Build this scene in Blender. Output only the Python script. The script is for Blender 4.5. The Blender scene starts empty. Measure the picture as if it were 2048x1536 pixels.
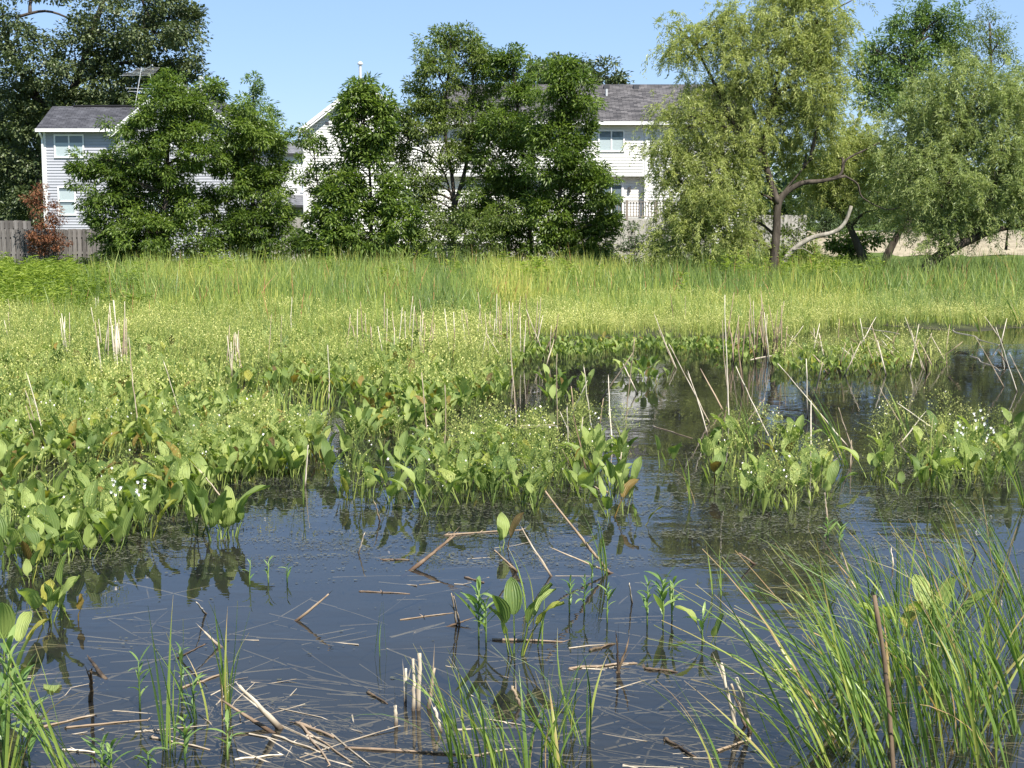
import bpy, math, random
import numpy as np
from mathutils import Matrix, Vector, noise as mnoise

sc = bpy.context.scene
R = math.radians
random.seed(7)
rng = np.random.default_rng(11)

# ------------------------------------------------------------------ camera
CAM_H = 2.5
F = 2901.0            # focal length in photo pixels (2048 wide)
HORIZON = 445.0
PITCH = math.atan((768 - HORIZON) / F)
cam_d = bpy.data.cameras.new('camera')
cam = bpy.data.objects.new('camera', cam_d)
sc.collection.objects.link(cam)
cam_d.sensor_width = 36.0
cam_d.lens = 36.0 * F / 2048.0
cam_d.clip_start = 0.1
cam_d.clip_end = 3000
cam.location = (0, 0, CAM_H)
cam.rotation_euler = (math.pi / 2 - PITCH, 0, 0)
sc.camera = cam

# ------------------------------------------------------------------ sky, sun, exposure
SUN_EL, SUN_AZ = R(52), R(30)       # high sun behind the camera, to its right
S = Vector((math.sin(SUN_AZ) * math.cos(SUN_EL), -math.cos(SUN_AZ) * math.cos(SUN_EL), math.sin(SUN_EL)))
world = bpy.data.worlds.new('World')
sc.world = world
world.use_nodes = True
wn = world.node_tree
wn.nodes.clear()
w_out = wn.nodes.new('ShaderNodeOutputWorld')
w_bg = wn.nodes.new('ShaderNodeBackground')
w_sky = wn.nodes.new('ShaderNodeTexSky')
w_sky.sky_type = 'NISHITA'
w_sky.sun_disc = False
w_sky.sun_elevation = SUN_EL
w_sky.sun_rotation = math.atan2(S.x, S.y)
w_sky.altitude = 1200
w_sky.air_density = 1.0
w_sky.dust_density = 0.25
w_sky.ozone_density = 2.6
w_bg.inputs['Strength'].default_value = 0.083
w_t = wn.nodes.new('ShaderNodeMix'); w_t.data_type = 'RGBA'; w_t.blend_type = 'MULTIPLY'; w_t.inputs[0].default_value = 1.0
w_t.inputs[7].default_value = (1.0, 0.95, 1.04, 1)
wn.links.new(w_sky.outputs[0], w_t.inputs[6])
w_hs = wn.nodes.new('ShaderNodeHueSaturation'); w_hs.inputs['Saturation'].default_value = 1.14
wn.links.new(w_t.outputs[2], w_hs.inputs['Color'])
w_hz = wn.nodes.new('ShaderNodeMix'); w_hz.data_type = 'RGBA'; w_hz.inputs[0].default_value = 0.62
w_hz.inputs[7].default_value = (2.18, 3.25, 4.80, 1)
wn.links.new(w_hs.outputs[0], w_hz.inputs[6])
wn.links.new(w_hz.outputs[2], w_bg.inputs[0])
wn.links.new(w_bg.outputs[0], w_out.inputs[0])
sun_d = bpy.data.lights.new('sun', 'SUN')
sun_d.energy = 4.3
sun_d.angle = R(0.53)
sun_d.color = (1.0, 0.95, 0.86)
sun = bpy.data.objects.new('sun', sun_d)
sun.rotation_euler = S.to_track_quat('Z', 'Y').to_euler()
sc.collection.objects.link(sun)
sc.view_settings.view_transform = 'Standard'
sc.view_settings.look = 'None'
sc.view_settings.exposure = 1.2
sc.view_settings.gamma = 1.0
sc.view_settings.use_curve_mapping = False
sc.cycles.max_bounces = 8
sc.cycles.diffuse_bounces = 5
sc.cycles.glossy_bounces = 3
sc.cycles.transmission_bounces = 4
sc.cycles.transparent_max_bounces = 8
sc.cycles.caustics_reflective = False
sc.cycles.caustics_refractive = False

# ------------------------------------------------------------------ helpers
CP, SP = math.cos(PITCH), math.sin(PITCH)
FWD, UP, RT = Vector((0, CP, -SP)), Vector((0, SP, CP)), Vector((1, 0, 0))


def ray(px, py):
    return RT * ((px - 1024) / F) + UP * ((768 - py) / F) + FWD


def P(px, py, z=0.0):
    """the point of height z seen at photo pixel (px, py)"""
    d = ray(px, py)
    t = (z - CAM_H) / d.z
    return Vector((d.x * t, d.y * t, z))


def at(px, py, Y):
    """the point at depth Y seen at photo pixel (px, py)"""
    d = ray(px, py)
    t = Y / d.y
    return Vector((d.x * t, Y, CAM_H + d.z * t))


def sm(a, b, x):
    t = np.clip((x - a) / (b - a), 0, 1)
    return t * t * (3 - 2 * t)


def ground_z(x, y):
    x = np.asarray(x, float); y = np.asarray(y, float)
    wob = -4.2 * sm(4.5, 8.5, x) + 0.9 * np.sin(x * 0.55 + 1.3) + 0.6 * np.sin(x * 1.27 + 0.4)
    z = -0.38 + 0.42 * sm(26, 32, y + wob) + 0.16 * sm(33, 50, y) + 0.42 * sm(52, 62, y) + 0.35 * sm(64, 90, y)
    z = z + sm(5, 10, x) * 1.0 * sm(53, 62, y) + sm(5, 10, x) * 0.35 * sm(62, 90, y)
    z = z + 1.45 * (1 - sm(2.2, 4.6, y))          # the bank the photographer stands on
    z = z + 0.03 * np.sin(x * 2.1 + y * 0.7) * sm(30, 34, y)
    return z


def gz(x, y):
    return float(ground_z(x, y))


def tag(o, label=None, cat=None, group=None, kind=None):
    if label: o['label'] = label
    if cat: o['category'] = cat
    if group: o['group'] = group
    if kind: o['kind'] = kind
    return o


def link(o):
    sc.collection.objects.link(o)
    return o


def empty(name, loc, label=None, cat=None, group=None, rz=0.0):
    o = bpy.data.objects.new(name, None)
    o.empty_display_size = 0.2
    o.location = loc
    o.rotation_euler = (0, 0, rz)
    link(o)
    return tag(o, label, cat, group)


def np_mesh(name, V, faces, mats=(), tint=None, uv=None, mi=None, smooth=False):
    """faces: list of int arrays (n,3) / (n,4)"""
    faces = [np.asarray(f, np.int32) for f in faces if len(f)]
    me = bpy.data.meshes.new(name)
    V = np.asarray(V, np.float32)
    me.vertices.add(len(V))
    me.vertices.foreach_set('co', V.ravel())
    flat = np.concatenate([f.ravel() for f in faces])
    sizes = np.concatenate([np.full(len(f), f.shape[1], np.int32) for f in faces])
    starts = np.concatenate([[0], np.cumsum(sizes)[:-1]]).astype(np.int32)
    me.loops.add(len(flat))
    me.loops.foreach_set('vertex_index', flat)
    me.polygons.add(len(sizes))
    me.polygons.foreach_set('loop_start', starts)
    me.polygons.foreach_set('loop_total', sizes)
    if mi is not None:
        me.polygons.foreach_set('material_index', np.asarray(mi, np.int32))
    me.update(calc_edges=True)
    if tint is not None:
        a = me.attributes.new('tint', 'FLOAT', 'POINT')
        a.data.foreach_set('value', np.asarray(tint, np.float32))
    if uv is not None:
        l = me.uv_layers.new(name='UVMap')
        l.data.foreach_set('uv', np.asarray(uv, np.float32)[flat].ravel())
    me.polygons.foreach_set('use_smooth', np.full(len(sizes), smooth, bool))
    for m in mats:
        me.materials.append(m)
    return me


class MB:
    """collects pieces of one mesh"""
    def __init__(self):
        self.V, self.T, self.Q, self.n, self.tint = [], [], [], 0, []

    def add(self, V, tris=None, quads=None, tint=0.5):
        V = np.asarray(V, float).reshape(-1, 3)
        if tris is not None and len(tris): self.T.append(np.asarray(tris) + self.n)
        if quads is not None and len(quads): self.Q.append(np.asarray(quads) + self.n)
        self.V.append(V)
        self.tint.append(np.broadcast_to(np.asarray(tint, float), (len(V),)))
        self.n += len(V)

    def box(self, x0, x1, y0, y1, z0, z1):
        V = [(x0, y0, z0), (x1, y0, z0), (x1, y1, z0), (x0, y1, z0), (x0, y0, z1), (x1, y0, z1), (x1, y1, z1), (x0, y1, z1)]
        self.add(V, quads=[(0, 3, 2, 1), (4, 5, 6, 7), (0, 1, 5, 4), (1, 2, 6, 5), (2, 3, 7, 6), (3, 0, 4, 7)])

    def prism(self, poly, dvec):
        """closed prism: polygon (n points) extruded along dvec"""
        p = np.asarray(poly, float); n = len(p)
        V = np.vstack([p, p + np.asarray(dvec, float)])
        q = [(i, (i + 1) % n, n + (i + 1) % n, n + i) for i in range(n)]
        t = [(0, i + 1, i) for i in range(1, n - 1)] + [(n, n + i, n + i + 1) for i in range(1, n - 1)]
        self.add(V, tris=t, quads=q)

    def tube(self, pts, radii, sides=6, cap=True, tint=0.5):
        pts = np.asarray(pts, float); n = len(pts)
        tan = np.gradient(pts, axis=0)
        tan /= np.linalg.norm(tan, axis=1)[:, None] + 1e-9
        ref = np.array([0.31, 0.17, 0.93]) if abs(tan[0][2]) < 0.9 else np.array([0.93, 0.2, 0.1])
        u = np.cross(tan, ref); u /= np.linalg.norm(u, axis=1)[:, None] + 1e-9
        v = np.cross(tan, u)
        a = np.linspace(0, 2 * math.pi, sides, endpoint=False)
        r = np.asarray(radii, float)[:, None, None]
        V = pts[:, None, :] + r * (np.cos(a)[None, :, None] * u[:, None, :] + np.sin(a)[None, :, None] * v[:, None, :])
        V = V.reshape(-1, 3)
        q = [(i * sides + j, i * sides + (j + 1) % sides, (i + 1) * sides + (j + 1) % sides, (i + 1) * sides + j)
             for i in range(n - 1) for j in range(sides)]
        t = []
        if cap:
            V = np.vstack([V, pts[0], pts[-1]])
            b = n * sides
            t = [(b, (j + 1) % sides, j) for j in range(sides)] + [(b + 1, (n - 1) * sides + j, (n - 1) * sides + (j + 1) % sides) for j in range(sides)]
        self.add(V, tris=t, quads=q, tint=tint)

    def mesh(self, name, mat, smooth=False, uv=None):
        fs = []
        if self.T: fs.append(np.concatenate(self.T))
        if self.Q: fs.append(np.concatenate(self.Q))
        return np_mesh(name, np.concatenate(self.V), fs, [mat], tint=np.concatenate(self.tint), smooth=smooth)

    def build(self, name, mat, parent=None, smooth=False):
        o = link(bpy.data.objects.new(name, self.mesh(name, mat, smooth)))
        if parent: o.parent = parent
        return o


def curve_pts(a, b, n, sag=0.0, wob=0.0, r=random):
    a, b = Vector(a), Vector(b)
    out = []
    L = (b - a).length
    o1 = Vector((r.uniform(-1, 1), r.uniform(-1, 1), r.uniform(-1, 1))) * wob * L
    for i in range(n):
        t = i / (n - 1)
        p = a.lerp(b, t) + o1 * math.sin(math.pi * t) + Vector((0, 0, sag * L * math.sin(math.pi * t)))
        out.append(p)
    return out


def smooth_line(pts, k=4):
    """Catmull-Rom through the points"""
    p = [Vector(q) for q in pts]
    if len(p) < 3: return p
    p = [p[0] * 2 - p[1]] + p + [p[-1] * 2 - p[-2]]
    out = []
    for i in range(1, len(p) - 2):
        for j in range(k):
            t = j / k
            a, b, c, d = p[i - 1], p[i], p[i + 1], p[i + 2]
            out.append(0.5 * ((2 * b) + (c - a) * t + (2 * a - 5 * b + 4 * c - d) * t * t + (3 * b - a - 3 * c + d) * t ** 3))
    out.append(p[-2])
    return out


# ------------------------------------------------------------------ materials
def new_mat(name):
    m = bpy.data.materials.new(name)
    m.use_nodes = True
    nt = m.node_tree
    nt.nodes.clear()
    out = nt.nodes.new('ShaderNodeOutputMaterial')
    return m, nt, out


def ramp(nt, fac, cols):
    r = nt.nodes.new('ShaderNodeValToRGB')
    els = r.color_ramp.elements
    while len(els) < len(cols): els.new(0.5)
    for e, (p, c) in zip(els, cols):
        e.position = p; e.color = (c[0], c[1], c[2], 1)
    nt.links.new(fac, r.inputs[0])
    return r.outputs[0]


def leaf_mat(name, cols, transl=0.35, rough=0.45, spec=0.4, source='tint', tcol=1.35, noise=0.0, tips=False):
    m, nt, out = new_mat(name)
    if source == 'tint':
        a = nt.nodes.new('ShaderNodeAttribute'); a.attribute_name = 'tint'; fac = a.outputs['Fac']
    else:
        a = nt.nodes.new('ShaderNodeObjectInfo'); fac = a.outputs['Random']
    if noise:
        tc = nt.nodes.new('ShaderNodeTexCoord')
        nz = nt.nodes.new('ShaderNodeTexNoise'); nz.inputs['Scale'].default_value = noise; nz.inputs['Detail'].default_value = 3
        nt.links.new(tc.outputs['Object'], nz.inputs['Vector'])
        ma = nt.nodes.new('ShaderNodeMath'); ma.operation = 'MULTIPLY_ADD'
        nt.links.new(nz.outputs['Fac'], ma.inputs[0]); ma.inputs[1].default_value = 0.5
        sb = nt.nodes.new('ShaderNodeMath'); sb.operation = 'SUBTRACT'
        nt.links.new(fac, sb.inputs[0]); sb.inputs[1].default_value = 0.25
        nt.links.new(sb.outputs[0], ma.inputs[2]); fac = ma.outputs[0]
    col = ramp(nt, fac, cols)
    if tips:
        ta = nt.nodes.new('ShaderNodeAttribute'); ta.attribute_name = 'tint'
        oi = nt.nodes.new('ShaderNodeObjectInfo')
        tm = nt.nodes.new('ShaderNodeMath'); tm.operation = 'MULTIPLY_ADD'; nt.links.new(oi.outputs['Random'], tm.inputs[0]); tm.inputs[1].default_value = 0.3
        nt.links.new(ta.outputs['Fac'], tm.inputs[2])
        tr_ = nt.nodes.new('ShaderNodeMapRange'); nt.links.new(tm.outputs[0], tr_.inputs[0])
        tr_.inputs['From Min'].default_value = 0.98; tr_.inputs['From Max'].default_value = 1.2; tr_.inputs['To Max'].default_value = 0.9
        tx = nt.nodes.new('ShaderNodeMix'); tx.data_type = 'RGBA'; nt.links.new(tr_.outputs[0], tx.inputs[0]); nt.links.new(col, tx.inputs[6])
        tx.inputs[7].default_value = (0.36, 0.27, 0.13, 1); col = tx.outputs[2]
    b = nt.nodes.new('ShaderNodeBsdfPrincipled')
    b.inputs['Roughness'].default_value = rough
    b.inputs['Specular IOR Level'].default_value = spec
    nt.links.new(col, b.inputs['Base Color'])
    t = nt.nodes.new('ShaderNodeBsdfTranslucent')
    g = nt.nodes.new('ShaderNodeMix'); g.data_type = 'RGBA'; g.blend_type = 'MULTIPLY'
    g.inputs[0].default_value = 1.0
    nt.links.new(col, g.inputs[6]); g.inputs[7].default_value = (tcol * 1.05, tcol * 1.1, tcol * 0.55, 1)
    nt.links.new(g.outputs[2], t.inputs[0])
    mx = nt.nodes.new('ShaderNodeMixShader'); mx.inputs[0].default_value = transl
    nt.links.new(b.outputs[0], mx.inputs[1]); nt.links.new(t.outputs[0], mx.inputs[2])
    nt.links.new(mx.outputs[0], out.inputs[0])
    return m


def plain_mat(name, col, rough=0.7, spec=0.3, noise_scale=None, col2=None, stretch=(1, 1, 1), metallic=0.0, bump=0.0, objrand=0.0, detail=5, wet=0.0):
    m, nt, out = new_mat(name)
    b = nt.nodes.new('ShaderNodeBsdfPrincipled')
    b.inputs['Roughness'].default_value = rough
    b.inputs['Specular IOR Level'].default_value = spec
    b.inputs['Metallic'].default_value = metallic
    if noise_scale:
        tc = nt.nodes.new('ShaderNodeTexCoord')
        mp = nt.nodes.new('ShaderNodeMapping'); mp.inputs['Scale'].default_value = stretch
        nz = nt.nodes.new('ShaderNodeTexNoise'); nz.inputs['Scale'].default_value = noise_scale; nz.inputs['Detail'].default_value = detail
        nz.inputs['Roughness'].default_value = 0.65
        nt.links.new(tc.outputs['Object'], mp.inputs[0]); nt.links.new(mp.outputs[0], nz.inputs['Vector'])
        fac = nz.outputs['Fac']
        if objrand:
            oi = nt.nodes.new('ShaderNodeObjectInfo')
            ma = nt.nodes.new('ShaderNodeMath'); ma.operation = 'MULTIPLY_ADD'
            nt.links.new(oi.outputs['Random'], ma.inputs[0]); ma.inputs[1].default_value = objrand
            sb = nt.nodes.new('ShaderNodeMath'); sb.operation = 'SUBTRACT'
            nt.links.new(fac, sb.inputs[0]); sb.inputs[1].default_value = objrand * 0.5
            nt.links.new(sb.outputs[0], ma.inputs[2]); fac = ma.outputs[0]
        c = ramp(nt, fac, [(0.32, col), (0.68, col2 or col)])
        if wet:
            sx = nt.nodes.new('ShaderNodeSeparateXYZ'); nt.links.new(tc.outputs['Object'], sx.inputs[0])
            wa = nt.nodes.new('ShaderNodeMath'); wa.operation = 'MULTIPLY_ADD'; nt.links.new(nz.outputs['Fac'], wa.inputs[0]); wa.inputs[1].default_value = -0.10
            nt.links.new(sx.outputs[2], wa.inputs[2])
            wr = nt.nodes.new('ShaderNodeMapRange'); nt.links.new(wa.outputs[0], wr.inputs[0])
            wr.inputs['From Min'].default_value = -0.045; wr.inputs['From Max'].default_value = wet - 0.045
            wr.inputs['To Min'].default_value = 0.85; wr.inputs['To Max'].default_value = 0.0
            wm_ = nt.nodes.new('ShaderNodeMix'); wm_.data_type = 'RGBA'; nt.links.new(wr.outputs[0], wm_.inputs[0])
            nt.links.new(c, wm_.inputs[6]); wm_.inputs[7].default_value = (0.055, 0.032, 0.02, 1); c = wm_.outputs[2]
        nt.links.new(c, b.inputs['Base Color'])
        if bump:
            bp = nt.nodes.new('ShaderNodeBump'); bp.inputs['Distance'].default_value = bump
            nt.links.new(nz.outputs['Fac'], bp.inputs['Height']); nt.links.new(bp.outputs[0], b.inputs['Normal'])
    else:
        b.inputs['Base Color'].default_value = (*col, 1)
    nt.links.new(b.outputs[0], out.inputs[0])
    return m


M = {}
M['walnut'] = leaf_mat('walnut_leaf', [(0.0, (0.061, 0.104, 0.023)), (0.5, (0.120, 0.183, 0.035)), (1.0, (0.213, 0.284, 0.062))], 0.42, 0.4, 0.45)
M['oak'] = leaf_mat('oak_leaf', [(0.0, (0.045, 0.068, 0.028)), (0.5, (0.091, 0.121, 0.046)), (1.0, (0.152, 0.182, 0.078))], 0.22, 0.45, 0.45)
M['ash'] = leaf_mat('ash_leaf', [(0.0, (0.070, 0.107, 0.025)), (0.5, (0.126, 0.180, 0.039)), (1.0, (0.211, 0.258, 0.067))], 0.35, 0.45, 0.4)
M['willow'] = leaf_mat('willow_leaf', [(0.0, (0.203, 0.245, 0.077)), (0.5, (0.353, 0.397, 0.133)), (1.0, (0.557, 0.572, 0.228))], 0.32, 0.45, 0.45, tcol=1.25)
M['willow_grey'] = leaf_mat('willow_grey_leaf', [(0.0, (0.181, 0.233, 0.086)), (0.5, (0.308, 0.369, 0.141)), (1.0, (0.505, 0.541, 0.240))], 0.32, 0.45, 0.45, tcol=1.2)
M['farleaf'] = leaf_mat('distant_leaf', [(0.0, (0.039, 0.065, 0.028)), (0.5, (0.066, 0.105, 0.040)), (1.0, (0.110, 0.158, 0.062))], 0.25, 0.5, 0.35)
M['farbright'] = leaf_mat('elm_leaf', [(0.0, (0.072, 0.129, 0.038)), (0.5, (0.136, 0.211, 0.064)), (1.0, (0.222, 0.310, 0.103))], 0.3, 0.5, 0.35)
M['dryleaf'] = leaf_mat('dry_leaf', [(0.0, (0.10, 0.040, 0.022)), (0.5, (0.20, 0.085, 0.045)), (1.0, (0.30, 0.150, 0.080))], 0.25, 0.7, 0.2, tcol=1.0)
M['cattail'] = leaf_mat('cattail_blade', [(0.0, (0.125, 0.178, 0.055)), (0.4, (0.182, 0.266, 0.067)), (0.75, (0.350, 0.402, 0.085)), (0.97, (0.502, 0.474, 0.126)), (1.0, (0.456, 0.230, 0.113))], 0.35, 0.45, 0.4, tcol=1.2)
M['herb'] = leaf_mat('herb_leaf', [(0.0, (0.092, 0.145, 0.026)), (0.5, (0.211, 0.290, 0.044)), (1.0, (0.356, 0.414, 0.084))], 0.4, 0.5, 0.3)
M['froth'] = leaf_mat('flower_head', [(0.0, (0.109, 0.172, 0.046)), (0.35, (0.293, 0.350, 0.090)), (0.7, (0.604, 0.596, 0.200)), (0.96, (0.840, 0.784, 0.361)), (1.0, (1.369, 1.240, 1.193))], 0.35, 0.6, 0.25, tcol=1.1)
M['sedge'] = leaf_mat('sedge_blade', [(0.0, (0.081, 0.143, 0.048)), (0.4, (0.161, 0.255, 0.057)), (0.75, (0.270, 0.357, 0.076)), (0.90, (0.380, 0.408, 0.104)), (0.95, (0.483, 0.347, 0.162)), (1.0, (0.483, 0.306, 0.162))], 0.42, 0.35, 0.5, source='object', noise=3.0, tips=True)
M['smart'] = leaf_mat('smartweed_leaf', [(0.0, (0.100, 0.190, 0.055)), (0.6, (0.190, 0.290, 0.080)), (1.0, (0.300, 0.400, 0.120))], 0.4, 0.4, 0.5, source='object')
M['bark'] = plain_mat('bark', (0.030, 0.024, 0.019), 0.9, 0.2, 6.0, (0.105, 0.086, 0.068), (1, 1, 0.3), bump=0.03)
M['greybark'] = plain_mat('dead_bark', (0.14, 0.125, 0.10), 0.9, 0.2, 7.0, (0.36, 0.33, 0.28), (1, 1, 0.4), bump=0.03)
M['reed'] = plain_mat('dead_reed', (0.32, 0.25, 0.17), 0.75, 0.25, 14.0, (0.64, 0.57, 0.45), (1, 1, 0.35), objrand=0.45, wet=0.06)
M['reed_float'] = plain_mat('floating_reed', (0.26, 0.19, 0.125), 0.7, 0.3, 5.0, (0.62, 0.54, 0.42), objrand=0.5)
M['brownreed_float'] = plain_mat('floating_brown_reed', (0.075, 0.048, 0.032), 0.7, 0.3, 5.0, (0.30, 0.22, 0.15), objrand=0.4)
M['brownreed'] = plain_mat('brown_reed', (0.13, 0.085, 0.055), 0.8, 0.2, 14.0, (0.36, 0.27, 0.18), (1, 1, 0.35), objrand=0.4, wet=0.05)
M['snag'] = plain_mat('dark_snag', (0.035, 0.026, 0.020), 0.8, 0.25, 10.0, (0.17, 0.12, 0.075), (1, 1, 0.3), objrand=0.3, bump=0.01)
M['woodgrey'] = plain_mat('weathered_wood', (0.092, 0.084, 0.078), 0.85, 0.2, 9.0, (0.205, 0.19, 0.178), (2, 2, 0.25), objrand=0.35)
M['woodpale'] = plain_mat('grey_wood', (0.24, 0.225, 0.205), 0.85, 0.2, 9.0, (0.42, 0.40, 0.37), (2, 2, 0.25), objrand=0.35)
M['deckwood'] = plain_mat('deck_wood', (0.15, 0.125, 0.105), 0.8, 0.2, 9.0, (0.29, 0.25, 0.21), (2, 2, 0.5), objrand=0.4)
M['siding_blue'] = plain_mat('blue_grey_siding', (0.335, 0.342, 0.372), 0.55, 0.4, 0.5, (0.38, 0.388, 0.42))
M['siding_white'] = plain_mat('white_siding', (0.66, 0.655, 0.63), 0.55, 0.4, 0.5, (0.73, 0.72, 0.69))
M['trim'] = plain_mat('white_trim', (0.78, 0.78, 0.77), 0.5, 0.4)
M['pipe'] = plain_mat('vent_metal', (0.62, 0.62, 0.60), 0.4, 0.5, metallic=0.3)
M['darkmetal'] = plain_mat('dark_metal', (0.05, 0.05, 0.055), 0.5, 0.5)
M['blind'] = plain_mat('white_blind', (0.62, 0.63, 0.62), 0.8, 0.2, 30.0, (0.72, 0.72, 0.70), (0.05, 1, 1.5))
M['curtain'] = plain_mat('grey_curtain', (0.20, 0.23, 0.25), 0.9, 0.2)
M['ridge'] = plain_mat('ridge_cap', (0.022, 0.022, 0.025), 0.9, 0.2)


def glass_mat():
    m, nt, out = new_mat('window_glass')
    g = nt.nodes.new('ShaderNodeBsdfGlossy'); g.inputs['Roughness'].default_value = 0.02
    t = nt.nodes.new('ShaderNodeBsdfTransparent'); t.inputs[0].default_value = (0.78, 0.84, 0.86, 1)
    f = nt.nodes.new('ShaderNodeLayerWeight'); f.inputs[0].default_value = 0.5
    pw = nt.nodes.new('ShaderNodeMath'); pw.operation = 'POWER'; pw.inputs[1].default_value = 4.0
    nt.links.new(f.outputs['Facing'], pw.inputs[0])
    ad = nt.nodes.new('ShaderNodeMath'); ad.operation = 'MULTIPLY_ADD'; ad.inputs[1].default_value = 0.8; ad.inputs[2].default_value = 0.05
    nt.links.new(pw.outputs[0], ad.inputs[0])
    mx = nt.nodes.new('ShaderNodeMixShader')
    nt.links.new(ad.outputs[0], mx.inputs[0]); nt.links.new(t.outputs[0], mx.inputs[1]); nt.links.new(g.outputs[0], mx.inputs[2])
    nt.links.new(mx.outputs[0], out.inputs[0])
    return m


def shingle_mat(name, dark, light):
    m, nt, out = new_mat(name)
    tc = nt.nodes.new('ShaderNodeTexCoord')
    mp = nt.nodes.new('ShaderNodeMapping'); mp.inputs['Scale'].default_value = (1, 1, 1)
    br = nt.nodes.new('ShaderNodeTexBrick')
    br.inputs['Scale'].default_value = 1.0
    br.inputs['Brick Width'].default_value = 0.33
    br.inputs['Row Height'].default_value = 0.14
    br.inputs['Mortar Size'].default_value = 0.008
    br.inputs['Color1'].default_value = (*dark, 1)
    br.inputs['Color2'].default_value = (*light, 1)
    br.inputs['Mortar'].default_value = (dark[0] * .5, dark[1] * .5, dark[2] * .5, 1)
    nt.links.new(tc.outputs['UV'], mp.inputs[0]); nt.links.new(mp.outputs[0], br.inputs['Vector'])
    nz = nt.nodes.new('ShaderNodeTexNoise'); nz.inputs['Scale'].default_value = 2.2; nz.inputs['Detail'].default_value = 6
    nt.links.new(tc.outputs['UV'], nz.inputs['Vector'])
    mx = nt.nodes.new('ShaderNodeMix'); mx.data_type = 'RGBA'; mx.blend_type = 'OVERLAY'; mx.inputs[0].default_value = 0.7
    nt.links.new(br.outputs[0], mx.inputs[6]); nt.links.new(nz.outputs['Fac'], mx.inputs[7])
    b = nt.nodes.new('ShaderNodeBsdfPrincipled'); b.inputs['Roughness'].default_value = 0.9
    b.inputs['Specular IOR Level'].default_value = 0.2
    nt.links.new(mx.outputs[2], b.inputs['Base Color'])
    bp = nt.nodes.new('ShaderNodeBump'); bp.inputs['Distance'].default_value = 0.02
    nt.links.new(br.outputs['Fac'], bp.inputs['Height']); bp.invert = True
    nt.links.new(bp.outputs[0], b.inputs['Normal'])
    nt.links.new(b.outputs[0], out.inputs[0])
    return m


M['glass'] = glass_mat()
M['shingle_dark'] = shingle_mat('charcoal_shingles', (0.045, 0.045, 0.052), (0.085, 0.085, 0.095))
M['shingle_brown'] = shingle_mat('brown_grey_shingles', (0.048, 0.046, 0.048), (0.135, 0.126, 0.126))
M['shingle_grey'] = shingle_mat('grey_shingles', (0.12, 0.12, 0.13), (0.20, 0.20, 0.21))


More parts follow.
